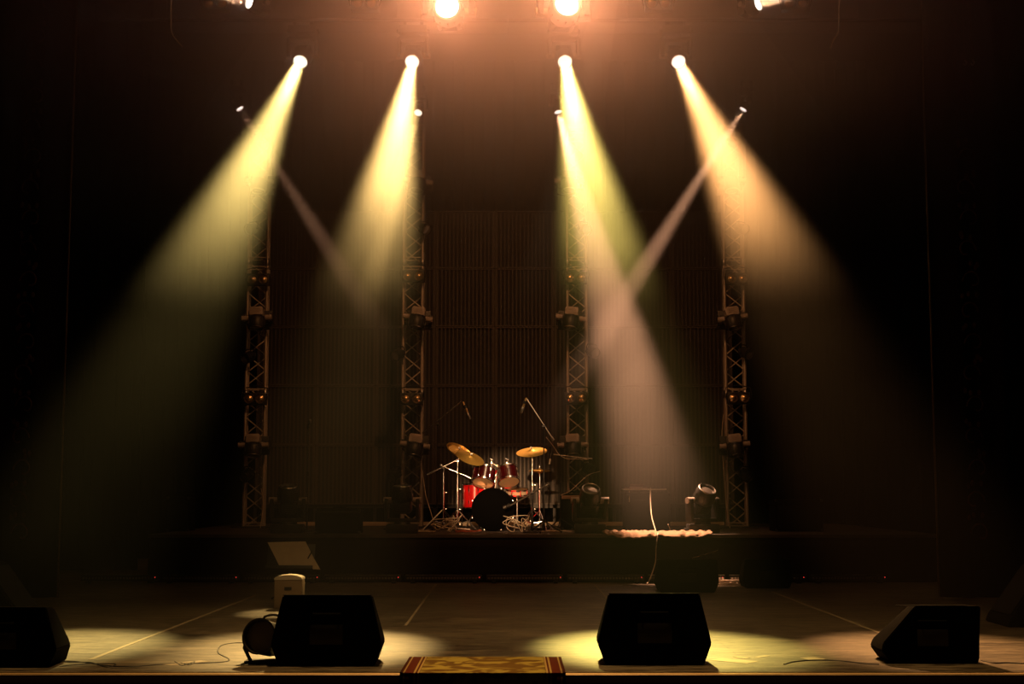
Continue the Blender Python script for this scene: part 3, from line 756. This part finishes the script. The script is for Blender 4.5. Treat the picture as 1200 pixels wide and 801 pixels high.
# pale rounded box and music stand left of centre
pb_ = on(339, 712)
t = thing('lidded_box', (pb_.x, pb_.y, 0), 'beige box with a rounded white top standing behind the left wedge monitor', 'box')
wpx = pb_.y / F; W_ = 32 * wpx; Hh = at(339, 674, pb_.y).z
m = MB(); m.box((0, 0, (Hh - .03) / 2), (W_, .2, Hh - .032), None, .012); m.build('body', 'beige', t)
m = MB(); out = [(-W_ / 2, 0)] + [(W_ / 2 * math.sin(a), .012 + .035 * math.cos(a)) for a in [(-1 + i / 6) * PI / 2 * .95 for i in range(13)]] + [(W_ / 2, 0)]
m.prism(out, Matrix(((1, 0, 0, 0), (0, 0, 1, -.105), (0, 1, 0, Hh - .036), (0, 0, 0, 1))), .21); m.build('lid', 'white_plastic', t)
m = MB(); m.box((.0, -.102, Hh * .62), (.07, .006, .03)); m.build('recess', 'black_plastic', t)
Ym = 15.2; c0 = at(334, 668, Ym)
t = thing('music_stand', (c0.x + .05, Ym, 0), 'black music stand with a tilted desk behind the beige box', 'music stand')
m = MB(); dz = c0.z
m.cyl((0, .03, .03), (0, .03, dz + .05), .012); m.cyl((0, .03, .02), (0, .03, .16), .017)
m.build('pole', 'black_metal', t)
for a in (0.5, 2.6, 4.7): MB().tube([(0, .03, .13), (.25 * math.cos(a), .03 + .25 * math.sin(a), .01)], .008).build('leg', 'black_metal', t)
Rm = Euler((-.55, .0, 0)).to_matrix()
m = MB(); m.box((0, 0, .16), (.5, .006, .30), None, .002); m.box((0, -.035, .005), (.5, .07, .008), None, .002); m.box((0, -.07, .02), (.5, .006, .035), None, .002)
dk = m.build('desk', 'black_metal', t, (0, 0, dz - .01)); dk.rotation_euler = (-.45, .0, 0.0)
# sheets: slanted pages whose outline leans to the right
def sheet(pts, th=.003):
    m = MB(); A = [m.bm.verts.new(p) for p in pts]; B = [m.bm.verts.new(Vector(p) + Vector((0, th, 0))) for p in pts]
    m.bm.faces.new(A); m.bm.faces.new(B[::-1])
    for i in range(4): m.bm.faces.new((A[i], A[(i + 1) % 4], B[(i + 1) % 4], B[i]))
    return m
def dp(px, py):   # point on the tilted desk plane
    zz = at(px, py, Ym).z - (dz - .01); Yp = Ym - .012 + zz * math.tan(.45)
    return at(px, py, Yp)
o = sheet([dp(313.5, 635), dp(358, 634), dp(372, 662), dp(327, 662)]).build('sheet_music', 'paper', smooth=False); tag(o, 'large cream sheet leaning askew on the music stand desk', 'sheet music')
off = Vector((0, -.008, 0))
o = sheet([dp(347, 650) + off, dp(366, 650) + off, dp(375.5, 667) + off, dp(354, 666) + off]).build('sheet_music', 'paper', smooth=False); tag(o, 'smaller cream sheet slipped to the lower right of the music stand desk', 'sheet music')
o = MB().cyl(dp(366, 645) + off * 2, dp(361, 654) + off * 2, .008, .006, 8).build('marker_pen', 'black_plastic'); tag(o, 'black marker lying on the cream sheet of the music stand', 'pen')

# ------------------------------------------------------------------ microphones and stands
def mic_stand(name, base, h, label, boom=None, mt='black_metal', r=.009, tripod=True, group=None):
    t = thing(name, base, label, 'microphone stand', group)
    b = Vector(base)
    if tripod:
        for a in (.3, 2.4, 4.5):
            m = MB(); m.tube([(0, 0, .16), (.24 * math.cos(a), .24 * math.sin(a), .012)], .008); m.sph((.245 * math.cos(a), .245 * math.sin(a), .014), .014, 8); m.build('leg', mt, t)
    else:
        MB().lathe([(0, .03), (.03, .03), (.12, .018), (.125, 0), (0, 0)]).build('foot', mt, t)
    m = MB(); m.cyl((0, 0, .03), (0, 0, h * .55), r * 1.25, seg=10); m.cyl((0, 0, h * .5), (0, 0, h), r * .8, seg=10); m.cyl((0, 0, h * .53), (0, 0, h * .57), r * 1.9, seg=10)
    m.build('pole', mt, t)
    if boom:
        p, q = Vector(boom[0]) - b, Vector(boom[1]) - b
        m = MB(); m.cyl(p, q, r * .75, seg=8); d = (q - p).normalized(); m.cyl(p, p - d * .05, r * 1.6, seg=10); m.build('boom_arm', 'steel', t)
        m = MB(); m.cyl(Vector((-.02, 0, h)), Vector((.02, 0, h)), .02, seg=12); m.build('clutch', 'black_plastic', t)
    return t
def mic(a, b, label, mt='black_metal', r=.016, kind='pencil', gold=False):
    a = Vector(a); b = Vector(b); d = b - a; L = d.length
    t = thing('microphone', a, label, 'microphone'); q = d.to_track_quat('Z', 'Y').to_matrix().to_4x4()
    m = MB(); m.lathe([(0, 0), (r * .6, .0), (r * .75, .01), (r, L * .4), (r, L * .62), (0, L * .62)], q, 14); m.build('body', mt, t)
    m = MB()
    if kind == 'ball': m.lathe([(r * .9, L * .62), (r * 1.5, L * .68), (r * 1.7, L * .8), (r * 1.5, L * .93), (r * .8, L), (0, L)], q, 16)
    else: m.lathe([(r, L * .62), (r * 1.15, L * .64), (r * 1.15, L * .97), (r * .9, L), (0, L)], q, 16)
    m.build('grille', 'brass' if gold else 'steel', t)
    m = MB(); m.lathe([(r * 1.02, L * .2), (r * 1.4, L * .2), (r * 1.4, L * .38), (r * 1.02, L * .38)], q, 12); m.build('clip', 'black_plastic', t)
    return t
M['goldmic'] = mat('champagne mic body', (.55, .38, .16), .4, .8)
b0 = Vector((X(359.5, 19.3, 620), 19.3, RZ)); hz = Z(500, 19.3) - RZ
mic_stand('vocal_microphone_stand', b0, hz, 'straight black microphone stand on the riser left of the amplifier box', tripod=False)
mic(at(360.5, 502, 19.3), at(363.5, 491, 19.22), 'ball headed vocal microphone on the lone straight stand', r=.016, kind='ball')
# left overhead
Yo = 20.3; b1 = Vector((X(512, Yo, 620), Yo, RZ))
mic_stand('boom_microphone_stand', b1, Z(497, Yo) - RZ, 'tall boom microphone stand rising behind the left cymbals', (at(498, 505, Yo), at(541, 469.5, Yo - .1)), group='overhead microphone stands')
mic(at(542.5, 470.5, Yo - .1), at(551, 491, Yo - .12), 'long gold pencil microphone hanging over the left cymbals', 'goldmic', .019)
# right overhead
Yo2 = 18.9; b2 = Vector((X(637.5, Yo2, 620), Yo2, RZ))
mic_stand('boom_microphone_stand', b2, Z(500, Yo2) - RZ, 'tall black boom microphone stand before the right crash cymbal', (at(646.5, 512, Yo2), at(617.5, 467.5, Yo2 + .1)), r=.011, group='overhead microphone stands')
mic(at(617, 466, Yo2 + .1), at(610.5, 483.5, Yo2 + .12), 'short gold pencil microphone hanging over the right crash cymbal', 'goldmic', .018)
# kick mic stand
Y3 = 18.85; b3 = Vector((X(623.5, Y3, 620), Y3, RZ))
mic_stand('short_microphone_stand', b3, Z(577, Y3) - RZ, 'short boom microphone stand in front of the kit, arm aimed at the bass drum', (at(639, 569, Y3), at(598, 592, Y3 + .1)), r=.013, tripod=False)
mic(at(599, 591, Y3 + .1), at(590, 594.5, Y3 + .13), 'black microphone pointing at the black bass drum head', 'black_metal', .02)
# side mic hanging on a gooseneck from a stand
Y4 = 20.2; b4 = Vector((X(657, Y4, 620), Y4, RZ))
mic_stand('side_microphone_stand', b4, Z(524, Y4) - RZ, 'thin microphone stand right of the hi-hat, behind the right overhead stand', (at(690, 537, Y4), at(647, 532, Y4)), r=.007)
mic(at(647, 527, Y4), at(643.5, 544, Y4 - .05), 'dark microphone hanging right of the crash cymbal', 'black_metal', .019)
cable('cable', [at(640, 512, 20.0), at(648, 522, 20.1), at(655, 532, 20.2), at(664, 537, 20.2), at(676, 537.5, 20.2), at(690, 538, 20.2)], .005, 'cablepale', 'thin pale cable arcing right of the crash cymbal')
cable('cable', [at(657, 580, 20.1), at(668, 575, 20.2), at(678, 566, 20.3), at(690, 556, 20.5), at(703, 552, 20.8)], .006, 'cablepale', 'pale cable rising from the amplifier to the tower right of the drums')

# ------------------------------------------------------------------ drum kit
YK = 19.4
kc = at(577.5, 596.5, YK); R0 = .287
t = thing('bass_drum', (kc.x, YK, RZ), 'red bass drum with a plain black front head and two toms mounted on top', 'drum')
zc = kc.z - RZ; zc = max(zc, R0 + .004)
RX = Matrix.Translation((0, 0, zc)) @ Matrix.Rotation(-PI / 2, 4, 'X')      # local z -> +Y
m = MB(); m.lathe([(R0 - .012, .02), (R0 - .004, .02), (R0 - .004, .42), (R0 - .012, .42), (R0 - .012, .02)], RX, 48); m.build('shell', 'red', t)
m = MB(); m.lathe([(0, .0), (R0 * .5, -.001), (R0 - .012, .004), (R0 - .012, .008), (0, .006)], RX, 48); m.build('front_head', 'headblack', t)
for zz in (-.01, .415):
    m = MB(); m.lathe([(R0 - .02, zz), (R0 + .002, zz), (R0 + .004, zz + .04), (R0 - .006, zz + .04), (R0 - .012, zz + .012), (R0 - .02, zz + .012), (R0 - .02, zz)], RX, 48); m.build('hoop', 'headblack', t)
m = MB(); m.lathe([(0, .43), (R0 - .012, .43), (R0 - .012, .434), (0, .434)], RX, 40); m.build('batter_head', 'skin', t)
for k in range(8):
    a = k * PI / 4 + PI / 8; x, z = (R0 + .012) * math.cos(a), zc + (R0 + .012) * math.sin(a)
    if z < .02: continue
    m = MB(); m.cyl((x, .02, z), (x, .40, z), .004, seg=6); m.box((x, .0, z), (.022, .03, .022), Euler((0, -a, 0)).to_matrix(), .004); m.box((x, .2, z), (.02, .06, .02), None, .005); m.build('tension_rod', 'chrome', t)
for sx in (-1, 1):
    m = MB(); m.tube([(sx * (R0 - .02), .09, zc - .06), (sx * (R0 + .10), -.02, .012)], .008, 8); m.sph((sx * (R0 + .10), -.02, .014), .014, 8); m.build('spur', 'chrome', t)
# tom posts and toms
def drum_parts(parent, name, c, axis, r, L, shell, top='clearskin', lugs=6, nlug=True):
    """c = centre of lower (resonant) head, axis = direction to the batter head; name = part object holding the shell"""
    q = Matrix.Translation(c) @ Vector(axis).normalized().to_track_quat('Z', 'Y').to_matrix().to_4x4()
    m = MB(); m.lathe([(r - .01, 0), (r, 0), (r, L), (r - .01, L), (r - .01, 0)], q, 36); sh = m.build(name, shell, parent)
    m = MB(); m.lathe([(0, -.003), (r - .004, -.003), (r - .004, .0), (0, .0)], q, 32); m.build('resonant_head', 'skin', sh)
    m = MB(); m.lathe([(0, L + .003), (r - .004, L + .003), (r - .004, L), (0, L)], q, 32); m.build('batter_head', top, sh)
    for z in (-.008, L - .012):
        m = MB(); m.lathe([(r - .004, z), (r + .010, z), (r + .010, z + .02), (r + .002, z + .02), (r - .004, z)], q, 36); m.build('rim', 'chrome', sh)
    m = MB()
    for k in range(lugs):
        a = k * 2 * PI / lugs + .3; x, y = (r + .010) * math.cos(a), (r + .010) * math.sin(a)
        p0, p1 = q @ Vector((x, y, 0)), q @ Vector((x, y, L)); m.cyl(p0, p1, .004, seg=6)
        for f in (.25, .75): m.cyl(q @ Vector((x * .99, y * .99, L * f - .02)), q @ Vector((x * .99, y * .99, L * f + .02)), .010, seg=8)
    m.build('lug_set', 'chrome', sh)
    return sh
org = Vector((kc.x, YK, RZ))
ax = Vector((0, .5, .866))
for (p, Yt, sx, r_) in (((566, 565.5), YK + .05, -1, .145), ((596.5, 564.5), YK + .05, 1, .142)):
    c = at(*p, Yt) - org
    drum_parts(t, 'tom', c, ax + Vector((-sx * .14, 0, 0)), r_, .20, 'darkred')
for sx, p in ((-1, (576, 538)), (1, (594, 538))):
    top = at(p[0], p[1], YK + .18) - org; bot = Vector((sx * .03, .2, zc + R0 - .01))
    m = MB(); mid = Vector((sx * .05, .19, (top.z + bot.z) / 2 + .02))
    m.tube([bot, mid], .013, 8); m.tube([mid, Vector((top.x, .18, mid.z + .05)), top], .011, 8)
    m.box(mid, (.05, .05, .05), None, .01); m.box(top - Vector((0, 0, .05)), (.035, .04, .05), None, .008)
    m.cyl(top + Vector((-.02, 0, .012)), top + Vector((.02, 0, -.008)), .008, seg=8)
    m.tube([top - Vector((0, 0, .05)), top - Vector((-sx * -.10, 0.02, .10))], .009, 8)
    m.build('tom_mount', 'chrome', t)
# bass pedal
m = MB(); m.box((0, .55, .02), (.09, .26, .02), Euler((.12, 0, 0)).to_matrix(), .004); m.tube([(-.06, .46, .0), (-.05, .46, .2), (.05, .46, .2), (.06, .46, .0)], .008); m.tube([(0, .46, .2), (0, .445, .30)], .005); m.sph((0, .44, .31), .025, 8); m.build('pedal', 'chrome', t)

# floor tom
def legs3(t, r, z0_, z1_, out=.04, mt='chrome', n=3, rad=.007):
    for k in range(n):
        a = k * 2 * PI / n + .9
        x, y = r * math.cos(a), r * math.sin(a)
        m = MB(); m.tube([(x, y, z1_), (x, y, z0_ + .08), (x * (1 + out / r), y * (1 + out / r), z0_ + .012)], rad, 8); m.sph((x * (1 + out / r), y * (1 + out / r), z0_ + .014), .014, 8); m.build('leg', mt, t)
Yf = 19.85; fx = X(556.5, Yf, 580)
t = thing('floor_tom', (fx, Yf, RZ), 'bright red floor tom standing left of the bass drum', 'drum')
zt1 = Z(567, Yf) - RZ; zt0 = Z(595, Yf) - RZ
drum_parts(t, 'shell', (0, 0, zt0), (0, 0, 1), .16, zt1 - zt0, 'red', lugs=8)
legs3(t, .178, 0, zt0 + .2)
# snare and its stand
Ys = 20.0; sx_ = X(606, Ys, 577)
zs = Z(579, Ys) - RZ
t = thing('snare_stand', (sx_, Ys, RZ), 'chrome tripod stand holding the snare drum', 'drum stand')
MB().cyl((0, 0, .08), (0, 0, zs - .03), .011).build('pole', 'chrome', t)
legs3(t, .02, 0, .20, .24)
m = MB()
for k in range(3):
    a = k * 2 * PI / 3; m.tube([(0, 0, zs - .05), (.155 * math.cos(a), .155 * math.sin(a), zs - .015), (.165 * math.cos(a), .165 * math.sin(a), zs + .02)], .006)
m.build('basket', 'chrome', t)
t = thing('snare_drum', (sx_, Ys, RZ + zs), 'shallow chrome edged snare drum behind the bass drum, right side', 'drum')
drum_parts(t, 'shell', (0, 0, .0), (0, -.16, 1), .15, .07, 'paper', 'skin', lugs=8)

# cymbals
def cymbal_prof(r, china=False):
    p = [(0.004, .03 * r / .2), (.02 * r / .2, .028 * r / .2), (.035 * r / .2, .018 * r / .2), (.045 * r / .2, .012 * r / .2), (r * .6, .004), (r * .9, -.006), (r, -.010)]
    if china: p[-2:] = [(r * .82, -.006), (r * .88, -.008), (r, .018)]
    return p + [(a, b - .0018) for a, b in p[::-1]]
def cymbal(t, c, n, r, china=False):
    q = Matrix.Translation(c) @ Vector(n).normalized().to_track_quat('Z', 'Y').to_matrix().to_4x4()
    m = MB(); m.lathe(cymbal_prof(r, china), q, 48); cy = m.build('cymbal', 'brass', t)
    m = MB(); m.cyl(q @ Vector((0, 0, -.03)), q @ Vector((0, 0, .07)), .005, seg=8); m.cyl(q @ Vector((0, 0, .033)), q @ Vector((0, 0, .045)), .013, .010, 12); m.box(q @ Vector((0, 0, .055)), (.035, .008, .014), None, .002)
    m.build('wing_nut', 'steel', cy); return cy
def cym_stand(base, h, label, boom, cyms, group='cymbal stands', spread=.30, rot=0, mt='chrome'):
    b = Vector(base); t = thing('cymbal_stand', b, label, 'cymbal stand', group)
    for k in range(3):
        a = k * 2 * PI / 3 + rot
        for dz in (0, .05):
            pass
        m = MB(); e = Vector((spread * math.cos(a), spread * math.sin(a), .014))
        sd = Vector((-math.sin(a), math.cos(a), 0)) * .014
        m.tube([Vector((0, 0, .30)) + sd, e + sd], .006); m.tube([Vector((0, 0, .30)) - sd, e - sd], .006)
        m.tube([Vector((0, 0, .10)), e * .55 + Vector((0, 0, .135))], .006)
        m.box(e, (.045, .045, .026), Euler((0, 0, a)).to_matrix(), .006); m.build('leg', mt, t)
    m = MB(); m.cyl((0, 0, .07), (0, 0, h * .6), .013, seg=12); m.cyl((0, 0, h * .5), (0, 0, h), .009, seg=12)
    for z in (.10, .30, h * .6): m.cyl((0, 0, z - .02), (0, 0, z + .02), .02, seg=12); m.box((.035, 0, z), (.03, .01, .02), None, .003)
    m.cyl((-.02, 0, h), (.02, 0, h), .02, seg=12)
    m.build('pole', mt, t)
    if boom:
        p, q = Vector(boom[0]) - b, Vector(boom[1]) - b; m = MB(); m.cyl(p, q, .009, seg=10); m.cyl(p, p + (q - p) * .22, .014, seg=10)
        m.box(q, (.04, .04, .04), None, .008); m.build('boom_arm', mt, t)
    for (c, n, r, ch) in cyms: cymbal(t, Vector(c) - b, n, r, ch)
    return t
Yc1 = 19.35
cB = at(551, 535.5, Yc1); cA = at(537, 528, Yc1 + .4)
b = Vector((X(536, Yc1, 610), Yc1, RZ))
cym_stand((b.x, Yc1, RZ), Z(540, Yc1) - RZ, 'chrome boom stand with a tilted bronze cymbal left of the toms', (at(500.5, 556, Yc1), at(541, 536, Yc1 )), [(cB, Vector((-.42, .60, 1)) * -1 if False else Vector((.40, -.46, 1)), .205, False)], rot=.5)
b = Vector((X(519.5, Yc1 + .4, 610), Yc1 + .4, RZ))
cym_stand(b, Z(547, Yc1 + .4) - RZ, 'chrome stand with an upturned china cymbal, leftmost of the kit', (at(552, 560, Yc1 + .4), at(517, 545, Yc1 + .4)), [(cA, Vector((.50, -.50, 1)), .18, True)], rot=1.4)
# link rod up to the china
Yr = 19.5; b = Vector((X(624, Yr, 610), Yr, RZ))
cym_stand(b, Z(532, Yr) - RZ, 'chrome stand with a bright gold crash cymbal right of the toms', None, [(at(623, 528.5, Yr), Vector((-.10, -.34, 1)), .212, False)], rot=.2)
# hi-hat
Yh = 19.9; b = Vector((X(632.5, Yh, 610), Yh, RZ)); hh = Z(551.5, Yh) - RZ
t = thing('hi_hat_stand', b, 'chrome hi-hat stand with two thin closed cymbals below the crash cymbal', 'cymbal stand')
for k in range(3):
    a = k * 2 * PI / 3 + .9; e = Vector((.25 * math.cos(a), .25 * math.sin(a), .014)); m = MB(); m.tube([(0, 0, .28), e], .007); m.tube([(0, 0, .09), e * .55 + Vector((0, 0, .125))], .006); m.sph(e, .016, 8); m.build('leg', 'chrome', t)
m = MB(); m.cyl((0, 0, .05), (0, 0, hh - .04), .012); m.cyl((0, 0, hh - .04), (0, 0, Z(524, Yh) - RZ), .0045, seg=8); m.build('pole', 'chrome', t)
m = MB(); m.lathe(cymbal_prof(.155), Matrix.Translation((0, 0, hh + .012)), 40); m.build('cymbal', 'brass', t)
m = MB(); m.lathe([(a, -b_) for a, b_ in cymbal_prof(.155)], Matrix.Translation((0, 0, hh - .014)), 40); m.build('cymbal', 'brass', t)
m = MB(); m.lathe([(0, .0), (.018, 0), (.022, .03), (.012, .06), (0, .062)], Matrix.Translation((0, 0, hh + .035)), 14); m.build('clutch', 'chrome', t)
m = MB(); m.box((0, -.18, .03), (.085, .26, .014), Euler((-.15, 0, 0)).to_matrix(), .004); m.build('pedal', 'chrome', t)
# stool behind
Yst = 20.6; t = thing('drum_stool', (X(583, Yst), Yst, RZ), 'round black drum stool behind the bass drum', 'stool')
MB().lathe([(0, .50), (.15, .50), (.17, .48), (.17, .43), (.15, .42), (0, .42)]).build('seat', 'rubber', t)
MB().cyl((0, 0, .1), (0, 0, .42), .014).build('pole', 'chrome', t)
legs3(t, .02, 0, .22, .22)
# drum clamps / cable nests at the feet
pile('cable_pile', (X(521, 19.3) + .10, 19.15, RZ), .20, 24, 'cablepale', 'tangle of pale cables round the feet of the left cymbal stands', .007, .24, 9)
pile('cable_pile', (X(605, 19.3), 19.15, RZ), .15, 22, 'cablepale', 'tangle of cables at the foot of the snare stand, right of the bass drum', .005, .22, 17)
pile('cable_pile', (X(548, 19.1), 18.95, RZ), .15, 14, mat('rusty red cable', (.4, .09, .04), .5), 'small rusty red cable nest at the left foot of the bass drum', .006, .03, 12)
pile('cable_pile', (X(648, 19.3), 19.2, RZ), .22, 12, 'cablepale', 'thin loose cables on the riser below the hi-hat', .005, .02, 13)
pile('cable_pile', (X(497, 19.3), 19.2, RZ), .20, 12, 'cablepale', 'thin loose cables on the riser beside the moving head left of the drums', .005, .02, 14)
cable('cable', [at(492, 540, 21.2), at(496, 560, 21.1), at(499, 580, 20.9), at(505, 600, 20.5), (X(512, 20.1), 20.1, RZ + .01)], .006, 'cablepale', 'cable drooping from the tower down to the riser left of the drums')
cable('cable', [at(848, 485, 21.25), at(846, 510, 21.2), at(848, 550, 21.2), at(851, 590, 21.1), (X(852, 21), 21.0, RZ + .01)], .006, 'cablepale', 'cable hanging down the left side of the rightmost tower')
cable('cable', [at(306, 572, 21.2), at(309, 590, 21.1), (X(309, 21), 21.0, RZ + .01)], .007, 'cablepale', 'short pale cable dropping at the foot of the leftmost tower')
cable('cable', [at(308, 580, 21.2), at(314, 592, 21.1), at(318, 602, 21.0)], .012, 'cable', 'dark cable end sagging off the foot of the leftmost tower') if False else None
# hanging cables from the rig
cable('hanging_cable', [at(201, -30, 13.6), at(200.5, 20, 13.6), at(201, 38, 13.6), at(207, 47, 13.6), at(214, 55, 13.6)], .007, 'cablepale', 'bent cable end hanging from the rig at the top left')
cable('hanging_cable', [at(984, -30, 13.6), at(983, 20, 13.6), at(982, 38, 13.6), at(976, 48, 13.6), at(973, 57, 13.6)], .007, 'cablepale', 'bent cable end hanging from the rig at the top right')
for px, a, b_, lb in ((382, 40, 90, 'thin wire hanging beside the first lamp of the overhead row'), (595, 14, 65, 'thin wire hanging between the two middle glaring lamps'), (763, 40, 106, 'thin wire hanging beside the fourth lamp of the overhead row')):
    cable('hanging_wire', [at(px, a, YU - .1), at(px + .3, (a + b_) / 2, YU - .1), at(px - .5, b_, YU - .1)], .004, 'steel', lb)
t = thing('hanging_strap', at(1134, 70, 14.6), 'pair of thin straps with hooks hanging at the top right beside the curtain', 'strap')
for dx in (-.03, .05):
    m = MB(); m.cyl((dx, 0, 0), (dx - .02, 0, 1.6), .006, seg=6); m.build('strap', 'dullgold', t); m = MB(); m.tube([(dx, 0, 0), (dx + .02, 0, -.03), (dx, 0, -.06), (dx - .02, 0, -.04)], .008); m.build('hook', 'steel', t)

# wing clutter at the far right on the riser
speaker_box('wing_case', 905, 960, 585, 622, 19.4, .5, 'barely visible black case on the riser at the right wing', 'case', 'drape', None)
speaker_box('wing_case', 200, 226, 582, 622, 19.6, .4, 'barely visible black case on the riser at the left wing', 'case', 'drape', None)

# ------------------------------------------------------------------ haze
HAZE = .12
pc = at(745, 430, 19.6)
PLUMES = [(pc.x, 19.6, pc.z, .75, 1.2, 1.3, .18), (at(770,560,19.4).x, 19.4, 1.5, .8, 1.0, .8, .06)]
def haze(name, lo, hi, dens, label, g=.55, noise=True):
    m = MB(); lo = Vector(lo); hi = Vector(hi); m.box((lo + hi) / 2, hi - lo)
    mt = bpy.data.materials.new(name); mt.use_nodes = True; n = mt.node_tree.nodes; l = mt.node_tree.links; n.clear()
    out = n.new('ShaderNodeOutputMaterial'); vs = n.new('ShaderNodeVolumeScatter')
    vs.inputs['Color'].default_value = (1, .97, .93, 1); vs.inputs['Anisotropy'].default_value = g; vs.inputs['Density'].default_value = dens
    l.new(vs.outputs[0], out.inputs['Volume'])
    def val(x):
        v = n.new('ShaderNodeValue'); v.outputs[0].default_value = x; return v.outputs[0]
    def mth(op, *a, clamp=False):
        q = n.new('ShaderNodeMath'); q.operation = op; q.use_clamp = clamp
        for k, x in enumerate(a):
            if isinstance(x, (int, float)): q.inputs[k].default_value = x
            else: l.new(x, q.inputs[k])
        return q.outputs[0]
    tc = n.new('ShaderNodeTexCoord'); sp = n.new('ShaderNodeSeparateXYZ'); l.new(tc.outputs['Object'], sp.inputs[0])
    nz = n.new('ShaderNodeTexNoise'); nz.inputs['Scale'].default_value = .42; nz.inputs['Detail'].default_value = 2.5
    l.new(tc.outputs['Object'], nz.inputs['Vector'])
    mr = n.new('ShaderNodeMapRange'); mr.interpolation_type = 'SMOOTHSTEP'
    for k, x in (('From Min', 2.9), ('From Max', 5.5), ('To Min', .018), ('To Max', 1.)): mr.inputs[k].default_value = x
    l.new(sp.outputs['Z'], mr.inputs['Value'])
    nn = n.new('ShaderNodeMapRange'); 
    for k, x in (('From Min', .35), ('From Max', .65), ('To Min', .45), ('To Max', 1.5)): nn.inputs[k].default_value = x
    l.new(nz.outputs['Fac'], nn.inputs['Value'])
    tot = mth('MULTIPLY', mth('MULTIPLY', mr.outputs[0], nn.outputs[0]), HAZE)
    for (cx, cy, cz, rx, ry, rz, a) in PLUMES:
        q = mth('ADD', mth('ADD', mth('POWER', mth('DIVIDE', mth('ABSOLUTE', mth('SUBTRACT', sp.outputs['X'], cx)), rx), 2), mth('POWER', mth('DIVIDE', mth('ABSOLUTE', mth('SUBTRACT', sp.outputs['Y'], cy)), ry), 2)), mth('POWER', mth('DIVIDE', mth('ABSOLUTE', mth('SUBTRACT', sp.outputs['Z'], cz)), rz), 2))
        e = mth('MULTIPLY', mth('EXPONENT', mth('MULTIPLY', q, -1.)), a)
        tot = mth('ADD', tot, mth('MULTIPLY', e, nn.outputs[0]))
    l.new(tot, vs.inputs['Density']); mt.cycles.volume_sampling = 'EQUIANGULAR'
    o = m.build(name, mt, smooth=False); tag(o, label, 'haze', kind='stuff'); return o
haze('stage_haze', (-6.5, 10.2, .02), (6.5, 23.1, 8.8), 1.0, 'thin warm haze filling the stage and showing the light beams')

# ------------------------------------------------------------------ further lamps of the house and an added floor wash
kit = at(583, 566, 19.5)
spot('front_of_house_spot', (-1.0, -2, 3.4), kit, 26000, (1, .53, .24), 4.6, 1., .06)
spot('overhead_kit_spot', (1.2, 15.2, 7.2), kit, 2100, (1, .66, .34), 11, .8, .06)
spot('added_floor_wash', (0, 10.0, 8.3), (0, 10.2, 0), 1900, (1, .55, .18), 78, 1., .2)  # added wide lamp out of view, brightens the front floor
spot('upstage_wash', (0, 12.4, 8.2), (0, 22, 2.6), 1900, (1, .36, .11), 66, 1., .2)

# ------------------------------------------------------------------ world, camera, view
w = bpy.data.worlds.new('dark house'); S.world = w; w.use_nodes = True
w.node_tree.nodes['Background'].inputs[0].default_value = (1, .45, .25, 1); w.node_tree.nodes['Background'].inputs[1].default_value = .004
cam = bpy.data.cameras.new('camera'); co = bpy.data.objects.new('camera', cam); COL.objects.link(co)
co.location = (0, 0, H); co.rotation_euler = (PI / 2 + PITCH, 0, 0); cam.sensor_width = 36; cam.lens = 36 * F / 1200; cam.clip_end = 100
S.camera = co
S.view_settings.view_transform = 'Standard'; S.view_settings.look = 'None'; S.view_settings.gamma = 1; S.view_settings.use_curve_mapping = False
S.view_settings.exposure = 0
c = S.cycles
c.use_denoising = True; c.use_adaptive_sampling = False; c.denoising_input_passes = 'RGB_ALBEDO_NORMAL'; c.max_bounces = 6; c.diffuse_bounces = 3; c.glossy_bounces = 3; c.transmission_bounces = 3; c.volume_bounces = 0; c.transparent_max_bounces = 8
c.sample_clamp_indirect = 1.5; c.caustics_reflective = False; c.caustics_refractive = False
